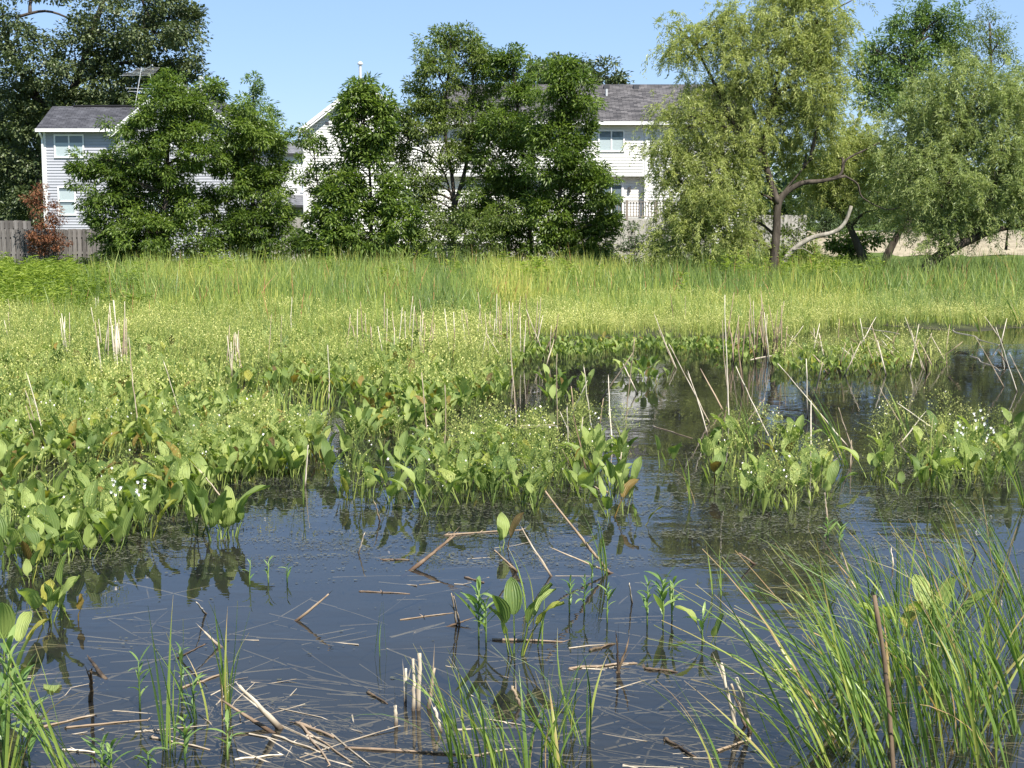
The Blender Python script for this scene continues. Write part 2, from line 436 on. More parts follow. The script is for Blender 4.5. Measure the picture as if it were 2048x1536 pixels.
def plantain_mat():
    """broad leaf with pale midrib, curved veins, blotches, and a few browned leaves"""
    m, nt, out = new_mat('plantain_leaf')
    L = nt.links
    uv = nt.nodes.new('ShaderNodeUVMap'); uv.uv_map = 'UVMap'
    sp = nt.nodes.new('ShaderNodeSeparateXYZ'); L.new(uv.outputs[0], sp.inputs[0])
    oi = nt.nodes.new('ShaderNodeObjectInfo')
    at_ = nt.nodes.new('ShaderNodeAttribute'); at_.attribute_name = 'tint'
    add = nt.nodes.new('ShaderNodeMath'); add.operation = 'ADD'
    L.new(oi.outputs['Random'], add.inputs[0]); L.new(at_.outputs['Fac'], add.inputs[1])
    fr = nt.nodes.new('ShaderNodeMath'); fr.operation = 'FRACT'; L.new(add.outputs[0], fr.inputs[0])
    base = ramp(nt, fr.outputs[0], [(0.0, (0.110, 0.175, 0.044)), (0.30, (0.195, 0.265, 0.068)), (0.62, (0.300, 0.375, 0.105)),
                                    (0.88, (0.370, 0.440, 0.140)), (0.94, (0.360, 0.370, 0.065)), (0.975, (0.26, 0.17, 0.04)), (1.0, (0.11, 0.075, 0.03))])
    ab = nt.nodes.new('ShaderNodeMath'); ab.operation = 'ABSOLUTE'
    s2 = nt.nodes.new('ShaderNodeMath'); s2.operation = 'SUBTRACT'; L.new(sp.outputs[0], s2.inputs[0]); s2.inputs[1].default_value = 0.5
    L.new(s2.outputs[0], ab.inputs[0])
    wv = nt.nodes.new('ShaderNodeMath'); wv.operation = 'MULTIPLY'; L.new(ab.outputs[0], wv.inputs[0]); wv.inputs[1].default_value = 44.0
    sn = nt.nodes.new('ShaderNodeMath'); sn.operation = 'COSINE'; L.new(wv.outputs[0], sn.inputs[0])
    v = nt.nodes.new('ShaderNodeMapRange'); L.new(sn.outputs[0], v.inputs[0])
    v.inputs['From Min'].default_value = 0.86; v.inputs['From Max'].default_value = 1.0; v.inputs['To Max'].default_value = 0.20
    mx = nt.nodes.new('ShaderNodeMix'); mx.data_type = 'RGBA'; L.new(v.outputs[0], mx.inputs[0]); L.new(base, mx.inputs[6]); mx.inputs[7].default_value = (0.30, 0.40, 0.13, 1)
    nz = nt.nodes.new('ShaderNodeTexNoise'); nz.inputs['Scale'].default_value = 5.0; nz.inputs['Detail'].default_value = 4
    L.new(uv.outputs[0], nz.inputs['Vector'])
    mo = nt.nodes.new('ShaderNodeVectorMath'); mo.operation = 'ADD'; L.new(uv.outputs[0], mo.inputs[0])
    L.new(oi.outputs['Location'], mo.inputs[1]); L.new(mo.outputs[0], nz.inputs['Vector'])
    bl = nt.nodes.new('ShaderNodeMapRange'); L.new(nz.outputs['Fac'], bl.inputs[0]); bl.inputs['From Min'].default_value = 0.62; bl.inputs['From Max'].default_value = 0.75; bl.inputs['To Max'].default_value = 0.6
    mx2 = nt.nodes.new('ShaderNodeMix'); mx2.data_type = 'RGBA'; L.new(bl.outputs[0], mx2.inputs[0]); L.new(mx.outputs[2], mx2.inputs[6]); mx2.inputs[7].default_value = (0.32, 0.33, 0.07, 1)
    col = mx2.outputs[2]
    b = nt.nodes.new('ShaderNodeBsdfPrincipled'); b.inputs['Roughness'].default_value = 0.48; b.inputs['Specular IOR Level'].default_value = 0.35
    L.new(col, b.inputs['Base Color'])
    bp = nt.nodes.new('ShaderNodeBump'); bp.inputs['Distance'].default_value = 0.0015; L.new(sn.outputs[0], bp.inputs['Height']); L.new(bp.outputs[0], b.inputs['Normal'])
    g = nt.nodes.new('ShaderNodeMix'); g.data_type = 'RGBA'; g.blend_type = 'MULTIPLY'; g.inputs[0].default_value = 1.0
    L.new(col, g.inputs[6]); g.inputs[7].default_value = (1.35, 1.45, 0.6, 1)
    t = nt.nodes.new('ShaderNodeBsdfTranslucent'); L.new(g.outputs[2], t.inputs[0])
    ms = nt.nodes.new('ShaderNodeMixShader'); ms.inputs[0].default_value = 0.38
    L.new(b.outputs[0], ms.inputs[1]); L.new(t.outputs[0], ms.inputs[2]); L.new(ms.outputs[0], out.inputs[0])
    return m


M['plantain'] = plantain_mat()


def water_mat():
    m, nt, out = new_mat('pond_water')
    L = nt.links
    tc = nt.nodes.new('ShaderNodeTexCoord')
    mp = nt.nodes.new('ShaderNodeMapping'); mp.inputs['Scale'].default_value = (0.55, 1.0, 1.0)
    L.new(tc.outputs['Object'], mp.inputs[0])
    n1 = nt.nodes.new('ShaderNodeTexNoise'); n1.inputs['Scale'].default_value = 7.0; n1.inputs['Detail'].default_value = 2.0
    n2 = nt.nodes.new('ShaderNodeTexNoise'); n2.inputs['Scale'].default_value = 1.1; n2.inputs['Detail'].default_value = 2.0
    L.new(mp.outputs[0], n1.inputs['Vector']); L.new(mp.outputs[0], n2.inputs['Vector'])
    # a faint breeze ruffles the water in patches
    pr = nt.nodes.new('ShaderNodeMapRange'); L.new(n2.outputs['Fac'], pr.inputs[0]); pr.inputs['From Min'].default_value = 0.40; pr.inputs['From Max'].default_value = 0.65
    mu = nt.nodes.new('ShaderNodeMath'); mu.operation = 'MULTIPLY'; L.new(n1.outputs['Fac'], mu.inputs[0]); L.new(pr.outputs[0], mu.inputs[1])
    bp = nt.nodes.new('ShaderNodeBump'); bp.inputs['Distance'].default_value = 0.003; bp.inputs['Strength'].default_value = 1.0
    L.new(mu.outputs[0], bp.inputs['Height'])
    g = nt.nodes.new('ShaderNodeBsdfGlossy'); g.inputs['Roughness'].default_value = 0.015
    L.new(bp.outputs[0], g.inputs['Normal'])
    t = nt.nodes.new('ShaderNodeBsdfTransparent'); t.inputs[0].default_value = (0.50, 0.50, 0.44, 1)
    f = nt.nodes.new('ShaderNodeFresnel'); f.inputs[0].default_value = 1.5
    L.new(bp.outputs[0], f.inputs['Normal'])
    # suspended silt
    sd = nt.nodes.new('ShaderNodeBsdfDiffuse'); sd.inputs[0].default_value = (0.13, 0.14, 0.15, 1)
    ms = nt.nodes.new('ShaderNodeMixShader'); ms.inputs[0].default_value = 0.07
    L.new(t.outputs[0], ms.inputs[1]); L.new(sd.outputs[0], ms.inputs[2])
    mx = nt.nodes.new('ShaderNodeMixShader')
    L.new(f.outputs[0], mx.inputs[0]); L.new(ms.outputs[0], mx.inputs[1]); L.new(g.outputs[0], mx.inputs[2])
    L.new(mx.outputs[0], out.inputs[0])
    return m


M['water'] = water_mat()


def ground_mat():
    m, nt, out = new_mat('marsh_soil')
    L = nt.links
    tc = nt.nodes.new('ShaderNodeTexCoord')
    sp = nt.nodes.new('ShaderNodeSeparateXYZ'); L.new(tc.outputs['Object'], sp.inputs[0])
    n1 = nt.nodes.new('ShaderNodeTexNoise'); n1.inputs['Scale'].default_value = 1.7; n1.inputs['Detail'].default_value = 8
    L.new(tc.outputs['Object'], n1.inputs['Vector'])
    mud = ramp(nt, n1.outputs['Fac'], [(0.3, (0.030, 0.027, 0.022)), (0.7, (0.065, 0.056, 0.042))])
    turf = ramp(nt, n1.outputs['Fac'], [(0.3, (0.045, 0.070, 0.018)), (0.7, (0.100, 0.135, 0.036))])
    mr = nt.nodes.new('ShaderNodeMapRange'); L.new(sp.outputs[2], mr.inputs[0]); mr.inputs['From Min'].default_value = -0.02; mr.inputs['From Max'].default_value = 0.16
    mx = nt.nodes.new('ShaderNodeMix'); mx.data_type = 'RGBA'; L.new(mr.outputs[0], mx.inputs[0]); L.new(mud, mx.inputs[6]); L.new(turf, mx.inputs[7])
    b = nt.nodes.new('ShaderNodeBsdfPrincipled'); b.inputs['Roughness'].default_value = 0.95; b.inputs['Specular IOR Level'].default_value = 0.1
    L.new(mx.outputs[2], b.inputs['Base Color']); L.new(b.outputs[0], out.inputs[0])
    return m


M['soil'] = ground_mat()
M['sand'] = plain_mat('bare_sand', (0.22, 0.185, 0.13), 0.95, 0.1, 2.5, (0.36, 0.31, 0.225), bump=0.05)
M['straw'] = plain_mat('sunken_straw', (0.13, 0.10, 0.07), 0.9, 0.1, 3.0, (0.50, 0.43, 0.33))
M['scum'] = plain_mat('floating_flecks', (0.045, 0.047, 0.032), 0.8, 0.2, 3.0, (0.15, 0.15, 0.11))

# ------------------------------------------------------------------ ground and water
def ground():
    ys = np.concatenate([np.linspace(-60, 0, 8), np.linspace(1, 24, 36), np.linspace(24.5, 66, 90), np.linspace(68, 100, 20), np.linspace(110, 300, 15), np.linspace(350, 1800, 14)])
    xs = np.concatenate([np.linspace(-1200, -60, 14), np.linspace(-52, -24, 12), np.linspace(-23, 23, 80), np.linspace(24, 52, 12), np.linspace(60, 1200, 14)])
    X, Y = np.meshgrid(xs, ys)
    Z = ground_z(X, Y)
    V = np.stack([X, Y, Z], -1).reshape(-1, 3)
    w = len(xs)
    i = np.arange(len(ys) - 1)[:, None] * w + np.arange(w - 1)[None, :]
    q = np.stack([i, i + 1, i + w + 1, i + w], -1).reshape(-1, 4)
    o = link(bpy.data.objects.new('ground', np_mesh('ground', V, [q], [M['soil']], smooth=True)))
    tag(o, kind='structure')
    # water fills the hollow; its rim lies inside the banks
    me = np_mesh('water', [(-300, 2, 0), (300, 2, 0), (300, 42, 0), (-300, 42, 0)], [[(0, 1, 2, 3)]], [M['water']])
    o = link(bpy.data.objects.new('water', me)); tag(o, kind='structure')
    # bare sandy ground on the rise to the right
    xs = np.linspace(9.5, 32, 40); ys = np.linspace(58.5, 78, 24)
    X, Y = np.meshgrid(xs, ys)
    edge = np.minimum(np.minimum((X - 9.5) / 2.5, (Y - 58.5) / 2.0), np.minimum((32 - X) / 2, (78 - Y) / 3))
    n = np.array([mnoise.noise(Vector((x * 0.5, y * 0.5, 3))) for x, y in zip(X.ravel(), Y.ravel())]).reshape(X.shape)
    Z = ground_z(X, Y) + np.clip(edge + n * 0.8, -0.6, 1.0) * 0.16
    V = np.stack([X, Y, Z], -1).reshape(-1, 3)
    w = len(xs)
    i = np.arange(len(ys) - 1)[:, None] * w + np.arange(w - 1)[None, :]
    q = np.stack([i, i + 1, i + w + 1, i + w], -1).reshape(-1, 4)
    o = link(bpy.data.objects.new('sandy_bank', np_mesh('sandy_bank', V, [q], [M['sand']], smooth=True))); tag(o, kind='structure')


ground()

# ------------------------------------------------------------------ houses
def siding(parent, y, x0f, x1f, z0, z1, mat, course=0.128, thick=0.030):
    """lapped boards facing the camera: every course leans out at its foot; x0f/x1f give the wall's edges at a height"""
    V, Q = [], []
    z = z0; n = 0
    while z < z1 - 1e-4:
        zt = min(z + course, z1)
        a0, a1, b0, b1 = x0f(z), x1f(z), x0f(zt), x1f(zt)
        V += [(a0, y, z), (a1, y, z), (a1, y - thick, z), (a0, y - thick, z), (b1, y - 0.001, zt), (b0, y - 0.001, zt)]
        Q += [(n, n + 3, n + 2, n + 1)[::-1], (n + 3, n + 2, n + 4, n + 5)]
        n += 6
        z = zt
    o = link(bpy.data.objects.new('siding', np_mesh('siding', V, [Q], [mat])))
    o.parent = parent; o['kind'] = 'stuff'
    return o


def roof_slab(name, parent, pts, thick, mat):
    """pts: four corners eave-left, eave-right, ridge-right, ridge-left (top surface)"""
    p = [Vector(q) for q in pts]
    ex = (p[1] - p[0]).normalized()
    nrm = ex.cross(p[3] - p[0]).normalized()
    if nrm.z < 0: nrm = -nrm
    ey = nrm.cross(ex)
    low = [q - nrm * thick for q in p]
    V = p + low
    uv = [((q - p[0]).dot(ex), (q - p[0]).dot(ey)) for q in V]
    Q = [(0, 1, 2, 3), (7, 6, 5, 4), (0, 4, 5, 1), (1, 5, 6, 2), (2, 6, 7, 3), (3, 7, 4, 0)]
    o = link(bpy.data.objects.new(name, np_mesh(name, [tuple(v) for v in V], [Q], [mat], uv=np.array(uv))))
    o.parent = parent
    return o


def window(parent, x0, x1, z0, z1, y, panes='side', blind=0.0):
    """frame (part) > sash bars, panes, blind; y is the wall face, the window stands 4 cm proud"""
    fw = 0.065
    f = MB()
    f.box(x0, x1, y - 0.055, y + 0.02, z1 - fw, z1)
    f.box(x0, x1, y - 0.055, y + 0.02, z0, z0 + fw)
    f.box(x0, x0 + fw, y - 0.052, y + 0.02, z0 + fw, z1 - fw)
    f.box(x1 - fw, x1, y - 0.052, y + 0.02, z0 + fw, z1 - fw)
    fr = f.build('window', M['trim'], parent)
    xm, zm = (x0 + x1) / 2, (z0 + z1) / 2
    b = MB()
    if panes == 'side':
        b.box(xm - 0.03, xm + 0.03, y - 0.045, y + 0.0, z0 + fw, z1 - fw)
        rects = [(x0 + fw, xm - 0.03, z0 + fw, z1 - fw), (xm + 0.03, x1 - fw, z0 + fw, z1 - fw)]
    else:
        b.box(x0 + fw, x1 - fw, y - 0.045, y + 0.0, zm - 0.03, zm + 0.03)
        rects = [(x0 + fw, x1 - fw, z0 + fw, zm - 0.03), (x0 + fw, x1 - fw, zm + 0.03, z1 - fw)]
    b.build('sash', M['trim'], fr)
    for (a, c, d, e) in rects:
        g = MB(); g.add([(a, y - 0.035, d), (c, y - 0.035, d), (c, y - 0.035, e), (a, y - 0.035, e)], quads=[(0, 1, 2, 3)]); g.build('pane', M['glass'], fr)
        g = MB(); g.box(a, c, y - 0.018, y - 0.015, d, e - (e - d) * blind); g.build('blind', M['blind'], fr)
        if blind > 0:
            g = MB(); g.box(a, c, y - 0.018, y - 0.015, e - (e - d) * blind, e); g.build('curtain', M['curtain'], fr)
    return fr


def left_house():
    D = 66.0
    X = lambda px: at(px, 300, D).x
    Z = lambda py: at(0, py, D).z
    root = empty('house', (X(280), D, 0.9), 'blue grey two storey house with charcoal shingle roof behind the board fence', 'house')
    root.location = (0, 0, 0)
    base, eave = 0.75, Z(262)
    xl, xr = X(87), X(233)
    xg, xge = X(233), X(480)
    y = D
    wing = 4.3
    w = MB(); w.box(xl, xr + 0.5, y + 0.002, y + wing, base, eave); w.build('wall', M['siding_blue'], root)
    siding(root, y, lambda z: xl + 0.1, lambda z: xge - 0.1, base, eave - 0.02, M['siding_blue'])
    # gable block, its front flush with the wing
    ridge = Z(166)
    xm = X(352)
    w = MB()
    w.prism([(xg + 0.05, y + 0.004, base), (xge, y + 0.004, base), (xge, y + 0.004, eave), (xm, y + 0.004, ridge - 0.2), (xg + 0.05, y + 0.004, eave)], (0, 11, 0))
    w.build('gable_wall', M['siding_blue'], root)
    sl = lambda z: xg + 0.12 + (xm - xg - 0.12) * max(0, (z - eave) / (ridge - 0.2 - eave))
    sr = lambda z: xge - 0.12 + (xm - xge + 0.12) * max(0, (z - eave) / (ridge - 0.2 - eave))
    siding(root, y, sl, sr, eave - 0.02, ridge - 0.3, M['siding_blue'])
    # corner boards
    for a in (xl, xge - 0.12):
        c = MB(); c.box(a, a + 0.12, y - 0.024, y + 0.05, base, eave); c.build('corner_board', M['trim'], root)
    # wing roof
    oh = 0.35
    e0 = eave + 0.10
    run = wing / 2 + oh
    rz = Z(213) + 0.18
    el = X(78)
    r = roof_slab('roof', root, [(el, y - oh, e0), (xg + 0.9, y - oh, e0), (xg + 1.8, y + wing / 2, rz), (el, y + wing / 2, rz)], 0.13, M['shingle_dark'])
    roof_slab('roof', root, [(xg + 1.8, y + wing + oh, e0), (el, y + wing + oh, e0), (el, y + wing / 2, rz), (xg + 1.8, y + wing / 2, rz)], 0.13, M['shingle_dark'])
    c = MB(); c.box(el + 1.0, xg + 1.4, y + wing / 2 - 0.14, y + wing / 2 + 0.14, rz - 0.02, rz + 0.05); c.build('ridge_cap', M['ridge'], root)
    s = MB(); s.box(el + 0.02, xg + 0.2, y - oh + 0.02, y - 0.03, eave - 0.05, eave - 0.02); s.build('soffit', M['trim'], root)
    g = MB(); g.box(el, xg + 0.05, y - oh - 0.12, y - oh - 0.002, e0 - 0.16, e0 - 0.02); g.build('gutter', M['trim'], root)
    d = MB()
    d.tube([(xl - 0.02, y - oh - 0.06, e0 - 0.12), (xl - 0.02, y - oh - 0.02, e0 - 0.24), (xl - 0.02, y - 0.08, e0 - 0.45), (xl - 0.02, y - 0.07, base)], [0.05] * 4, 6)
    d.build('downspout', M['trim'], root)
    # gable roof slabs run back from the front
    for (xe, sg) in ((xg, -1), (xge, 1)):
        slope = (ridge - eave) / abs(xm - xe)
        xo = xe + sg * 0.3; zo = eave - 0.3 * slope + 0.12
        pts = [(xo, y + 11.3, zo), (xo, y - 0.35, zo), (xm, y - 0.35, ridge + 0.12), (xm, y + 11.3, ridge + 0.12)]
        roof_slab('gable_roof', root, pts, 0.12, M['shingle_dark'])
        # rake board
        n = Vector((xm - xo, 0, ridge + 0.12 - zo)).normalized()
        dn = Vector((n.z, 0, -n.x)) if n.x > 0 else Vector((-n.z, 0, n.x))
        a = Vector((xo, y - 0.40, zo)) + dn * 0.002; b = Vector((xm, y - 0.40, ridge + 0.12)) + dn * 0.002
        k = MB(); k.prism([a, b, b + dn * 0.24, a + dn * 0.24], (0, 0.048, 0)); k.build('rake_board', M['trim'], root)
        k = MB(); k.prism([a + dn * 0.15, b + dn * 0.15, b + dn * 0.18, a + dn * 0.18], (0, 0.4, 0)); k.build('rake_soffit', M['trim'], root)
    window(root, X(109), X(169), Z(316), Z(269), y - 0.02, 'side', 0.33)
    window(root, X(113), X(149), Z(431), Z(373), y - 0.02, 'stack', 0.25)
    window(root, X(300), X(345), Z(300), Z(262), y - 0.02, 'side', 0.3)
    window(root, X(300), X(350), Z(430), Z(375), y - 0.02, 'side', 0.3)
    # flue and television aerial on the roof
    p = at(403, 195, D + 4)
    v = MB(); v.tube([(p.x, p.y, p.z - 0.6), (p.x, p.y, p.z + 0.85)], [0.075, 0.075], 10); fl = v.build('flue', M['pipe'], root)
    v = MB(); v.tube([(p.x, p.y, p.z + 0.85), (p.x, p.y, p.z + 0.98)], [0.12, 0.12], 10); v.build('flue_cap', M['pipe'], fl)
    p0, p1 = at(270, 213, D + 2.1), at(283, 135, D + 2.1)
    v = MB(); v.tube([p0, p1], [0.022, 0.018], 6); an = v.build('aerial', M['pipe'], root)
    v = MB()
    bm0, bm1 = at(273, 150, D + 2.6), at(305, 130, D + 1.4)
    v.tube([bm0, bm1], [0.03, 0.03], 5)
    for k in range(6):
        c = bm0.lerp(bm1, k / 7); hw = 0.75 - 0.05 * k
        v.tube([(c.x - hw, c.y - 0.2, c.z - 0.05), (c.x + hw, c.y + 0.2, c.z + 0.02)], [0.007, 0.007], 4)
    v.build('aerial_rods', M['pipe'], an)
    v = MB()
    for dz, hw in ((-0.95, 0.6), (-1.1, 0.45)):
        c = p1 + (p0 - p1).normalized() * -dz
        v.tube([(c.x - hw, c.y, c.z), (c.x + hw, c.y, c.z - 0.04)], [0.012, 0.012], 4)
    v.build('aerial_rods', M['pipe'], an)
    return root


left_house()


def white_house():
    D = 64.0
    X = lambda px: at(px, 300, D).x
    Z = lambda py: at(0, py, D).z
    root = empty('house', (0, 0, 0), 'white sided house with brown grey roof and long wing behind the middle trees', 'house')
    y = D
    base = 0.8
    # gable block
    xa, xb = X(609), X(846)
    eave, ridge, xm = Z(258), Z(166), X(727)
    w = MB()
    w.prism([(xa, y + 0.004, base), (xb, y + 0.004, base), (xb, y + 0.004, eave), (xm, y + 0.004, ridge - 0.15), (xa, y + 0.004, eave)], (0, 12, 0))
    w.build('gable_wall', M['siding_white'], root)
    siding(root, y, lambda z: xa + 0.1, lambda z: xb - 0.1, base, eave, M['siding_white'])
    sl = lambda z: xa + 0.1 + (xm - xa - 0.1) * max(0, (z - eave) / (ridge - 0.15 - eave))
    sr = lambda z: xb - 0.1 + (xm - xb + 0.1) * max(0, (z - eave) / (ridge - 0.15 - eave))
    siding(root, y, sl, sr, eave, ridge - 0.3, M['siding_white'])
    for a in (xa, xb - 0.12):
        c = MB(); c.box(a, a + 0.12, y - 0.024, y + 0.05, base, eave - 0.05); c.build('corner_board', M['trim'], root)
    for (xe, sg) in ((xa, -1), (xb, 1)):
        slope = (ridge - eave) / abs(xm - xe)
        xo = xe + sg * 0.25; zo = eave - 0.25 * slope + 0.12
        roof_slab('gable_roof', root, [(xo, y + 12.3, zo), (xo, y - 0.3, zo), (xm, y - 0.3, ridge + 0.12), (xm, y + 12.3, ridge + 0.12)], 0.12, M['shingle_brown'])
        n = Vector((xm - xo, 0, ridge + 0.12 - zo)).normalized()
        dn = Vector((n.z, 0, -n.x)) if n.x > 0 else Vector((-n.z, 0, n.x))
        a = Vector((xo, y - 0.35, zo)) + dn * 0.002; b = Vector((xm, y - 0.35, ridge + 0.12)) + dn * 0.002
        k = MB(); k.prism([a, b, b + dn * 0.22, a + dn * 0.22], (0, 0.048, 0)); k.build('rake_board', M['trim'], root)
        k = MB(); k.prism([a + dn * 0.14, b + dn * 0.14, b + dn * 0.17, a + dn * 0.17], (0, 0.35, 0)); k.build('rake_soffit', M['trim'], root)
    for a in (652, 668):
        v = MB(); v.box(X(a), X(a + 7), y - 0.06, y - 0.018, Z(249), Z(244)); v.build('gable_vent', M['darkmetal'], root)
    d = MB(); d.tube([(xa - 0.04, y - 0.06, eave), (xa - 0.04, y - 0.06, base)], [0.045, 0.045], 6); d.build('downspout', M['trim'], root)
    # long wing to the right, upper floor jutting over the lower one
    yw = D + 1.0
    Xw = lambda px: at(px, 300, yw).x
    Zw = lambda py: at(0, py, yw).z
    x0, xj, x1 = xb, Xw(1291), Xw(1500)
    ev = Zw(248); zj = Zw(350)
    w = MB(); w.box(x0 + 0.01, xj, yw + 0.004, yw + 8, zj + 0.02, ev); w.build('upper_wall', M['siding_white'], root)
    siding(root, yw, lambda z: x0 + 0.02, lambda z: xj - 0.1, zj, ev - 0.02, M['siding_white'])
    w = MB(); w.box(x0 + 0.01, xj, yw + 0.40, yw + 7.6, base, zj); w.build('lower_wall', M['siding_white'], root)
    siding(root, yw + 0.396, lambda z: x0 + 0.02, lambda z: xj - 0.01, base, zj - 0.06, M['siding_white'])
    w = MB(); w.box(x0 + 0.02, xj - 0.002, yw - 0.015, yw + 0.39, zj - 0.055, zj - 0.003); w.build('overhang_soffit', M['trim'], root)
    w = MB(); w.box(xj + 0.003, x1, yw + 0.008, yw + 8, base, ev); w.build('end_wall', M['siding_white'], root)
    siding(root, yw + 0.004, lambda z: xj + 0.1, lambda z: x1 - 0.1, base, ev - 0.02, M['siding_white'])
    for a in (xj - 0.03, x1 - 0.12):
        c = MB(); c.box(a, a + 0.13, yw - 0.026, yw + 0.05, base if a > xj else base, ev - 0.06); c.build('corner_board', M['trim'], root)
    e0 = ev + 0.10; rz = Zw(186) + 0.75
    roof_slab('roof', root, [(x0 + 0.3, yw - 0.35, e0), (x1 + 0.3, yw - 0.35, e0), (x1 + 0.3, yw + 4, rz), (x0 + 0.9, yw + 4, rz)], 0.13, M['shingle_brown'])
    roof_slab('roof', root, [(x1 + 0.3, yw + 8.35, e0), (x0 + 0.9, yw + 8.35, e0), (x0 + 0.9, yw + 4, rz), (x1 + 0.3, yw + 4, rz)], 0.13, M['shingle_brown'])
    s = MB(); s.box(x0 + 0.05, x1 + 0.28, yw - 0.33, yw - 0.03, ev - 0.05, ev - 0.02); s.build('soffit', M['trim'], root)
    g = MB(); g.box(x0 + 0.2, x1 + 0.3, yw - 0.47, yw - 0.352, e0 - 0.16, e0 - 0.02); g.build('gutter', M['trim'], root)
    # roof vents and a vent stack
    nrm = Vector((0, -(rz - e0), 4.35)).normalized()
    for a in (1213, 1272):
        p = at(a, 193, yw + 3.6)
        zz = e0 + (rz - e0) * (3.95 / 4.35)
        v = MB(); v.box(p.x - 0.13, p.x + 0.13, yw + 3.4, yw + 3.75, zz - 0.2, zz + 0.10); v.build('roof_vent', M['darkmetal'], root)
    p = at(1213, 207, yw + 2.6); zz = e0 + (rz - e0) * (2.95 / 4.35)
    v = MB(); v.tube([(p.x, yw + 2.6, zz - 0.1), (p.x, yw + 2.6, zz + 0.3)], [0.05, 0.05], 8); v.build('vent_stack', M['pipe'], root)
    # tall flue above the gable
    p = at(723, 165, D + 3)
    v = MB(); v.tube([(p.x - 0.05, p.y, p.z - 0.8), (p.x - 0.05, p.y, p.z + 0.80)], [0.07, 0.07], 10); fl = v.build('flue', M['pipe'], root)
    v = MB(); v.tube([(p.x - 0.05, p.y, p.z + 0.80), (p.x - 0.05, p.y, p.z + 0.86), (p.x - 0.05, p.y, p.z + 0.94)], [0.13, 0.13, 0.05], 10); v.build('flue_cap', M['pipe'], fl)
    window(root, Xw(1196), Xw(1249), Zw(304), Zw(260), yw - 0.02, 'side', 0.3)
    window(root, Xw(1060), Xw(1110), Zw(304), Zw(260), yw - 0.02, 'side', 0.3)
    window(root, Xw(925), Xw(975), Zw(304), Zw(260), yw - 0.02, 'side', 0.5)
    window(root, X(742), X(775), Z(310), Z(268), y - 0.02, 'stack', 0.5)
    window(root, X(640), X(690), Z(425), Z(380), y - 0.02, 'side', 0.5)
    window(root, X(800), X(850), Z(425), Z(375), y - 0.02, 'side', 0.5)
    # sliding glass door under the overhang
    yd = yw + 0.37
    f = MB(); xa_, xb_ = Xw(1200), Xw(1249); z0, z1 = Zw(436), Zw(366)
    f.box(xa_, xa_ + 0.07, yd - 0.05, yd, z0, z1); f.box(xb_ - 0.09, xb_, yd - 0.05, yd, z0, z1); f.box(xa_ + 0.07, xb_ - 0.09, yd - 0.05, yd, z1 - 0.08, z1)
    dr = f.build('sliding_door', M['trim'], root)
    xm_ = (xa_ + xb_) / 2
    for a, b in ((xa_ + 0.07, xm_ - 0.02), (xm_ + 0.02, xb_ - 0.09)):
        g = MB(); g.add([(a, yd - 0.03, z0), (b, yd - 0.03, z0), (b, yd - 0.03, z1 - 0.08), (a, yd - 0.03, z1 - 0.08)], quads=[(0, 1, 2, 3)]); g.build('pane', M['glass'], dr)
    g = MB(); g.box(xa_ + 0.07, xb_ - 0.09, yd - 0.012, yd - 0.008, z0, z1 - 0.08); g.build('curtain', M['curtain'], dr)
    g = MB(); g.box(xm_ - 0.02, xm_ + 0.02, yd - 0.045, yd - 0.02, z0, z1 - 0.08); g.build('door_bar', M['trim'], dr)
    p = at(1259, 378, yd)
    v = MB(); v.box(p.x - 0.05, p.x + 0.05, yd - 0.12, yd - 0.0, p.z - 0.12, p.z + 0.1); v.build('wall_lamp', M['darkmetal'], root)


white_house()


def deck():
    D = 62.6
    X = lambda px: at(px, 420, D).x
    Z = lambda py: at(0, py, D).z
    root = empty('deck', (0, 0, 0), 'raised brown wooden deck with slim balusters below the sliding door', 'deck')
    xa, xb = X(1196), X(1368)
    zf, zr = Z(437), Z(403)
    b = MB(); b.box(xa, xb, D - 0.06, D - 0.02, zf - 0.22, zf); b.build('rim_board', M['woodpale'], root)
    for k in range(16):
        yy = D + k * 0.148
        bb = MB(); bb.box(xa, xb, yy, yy + 0.14, zf - 0.03, zf + 0.002); bb.build('board', M['deckwood'], root)
    b = MB(); b.box(xa - 0.05, xb + 0.05, D - 0.08, D + 0.06, zr - 0.04, zr); b.build('top_rail', M['deckwood'], root)
    b = MB(); b.box(xa, xb, D - 0.03, D + 0.02, zf + 0.06, zf + 0.10); b.build('bottom_rail', M['deckwood'], root)
    n = int((xb - xa) / 0.125)
    me = None
    for k in range(n + 1):
        x = xa + (xb - xa) * k / n
        if me is None:
            b = MB(); b.box(-0.018, 0.018, -0.018, 0.018, 0, zr - zf - 0.14); me = b.mesh('baluster', M['deckwood'])
        o = link(bpy.data.objects.new('baluster', me)); o.location = (x, D - 0.005, zf + 0.10); o.parent = root
    for k in range(4):
        x = xa + (xb - xa) * k / 3
        b = MB(); b.box(x - 0.05, x + 0.05, D - 0.17, D - 0.085, 0.9, zr + 0.06); b.build('post', M['deckwood'], root)


deck()


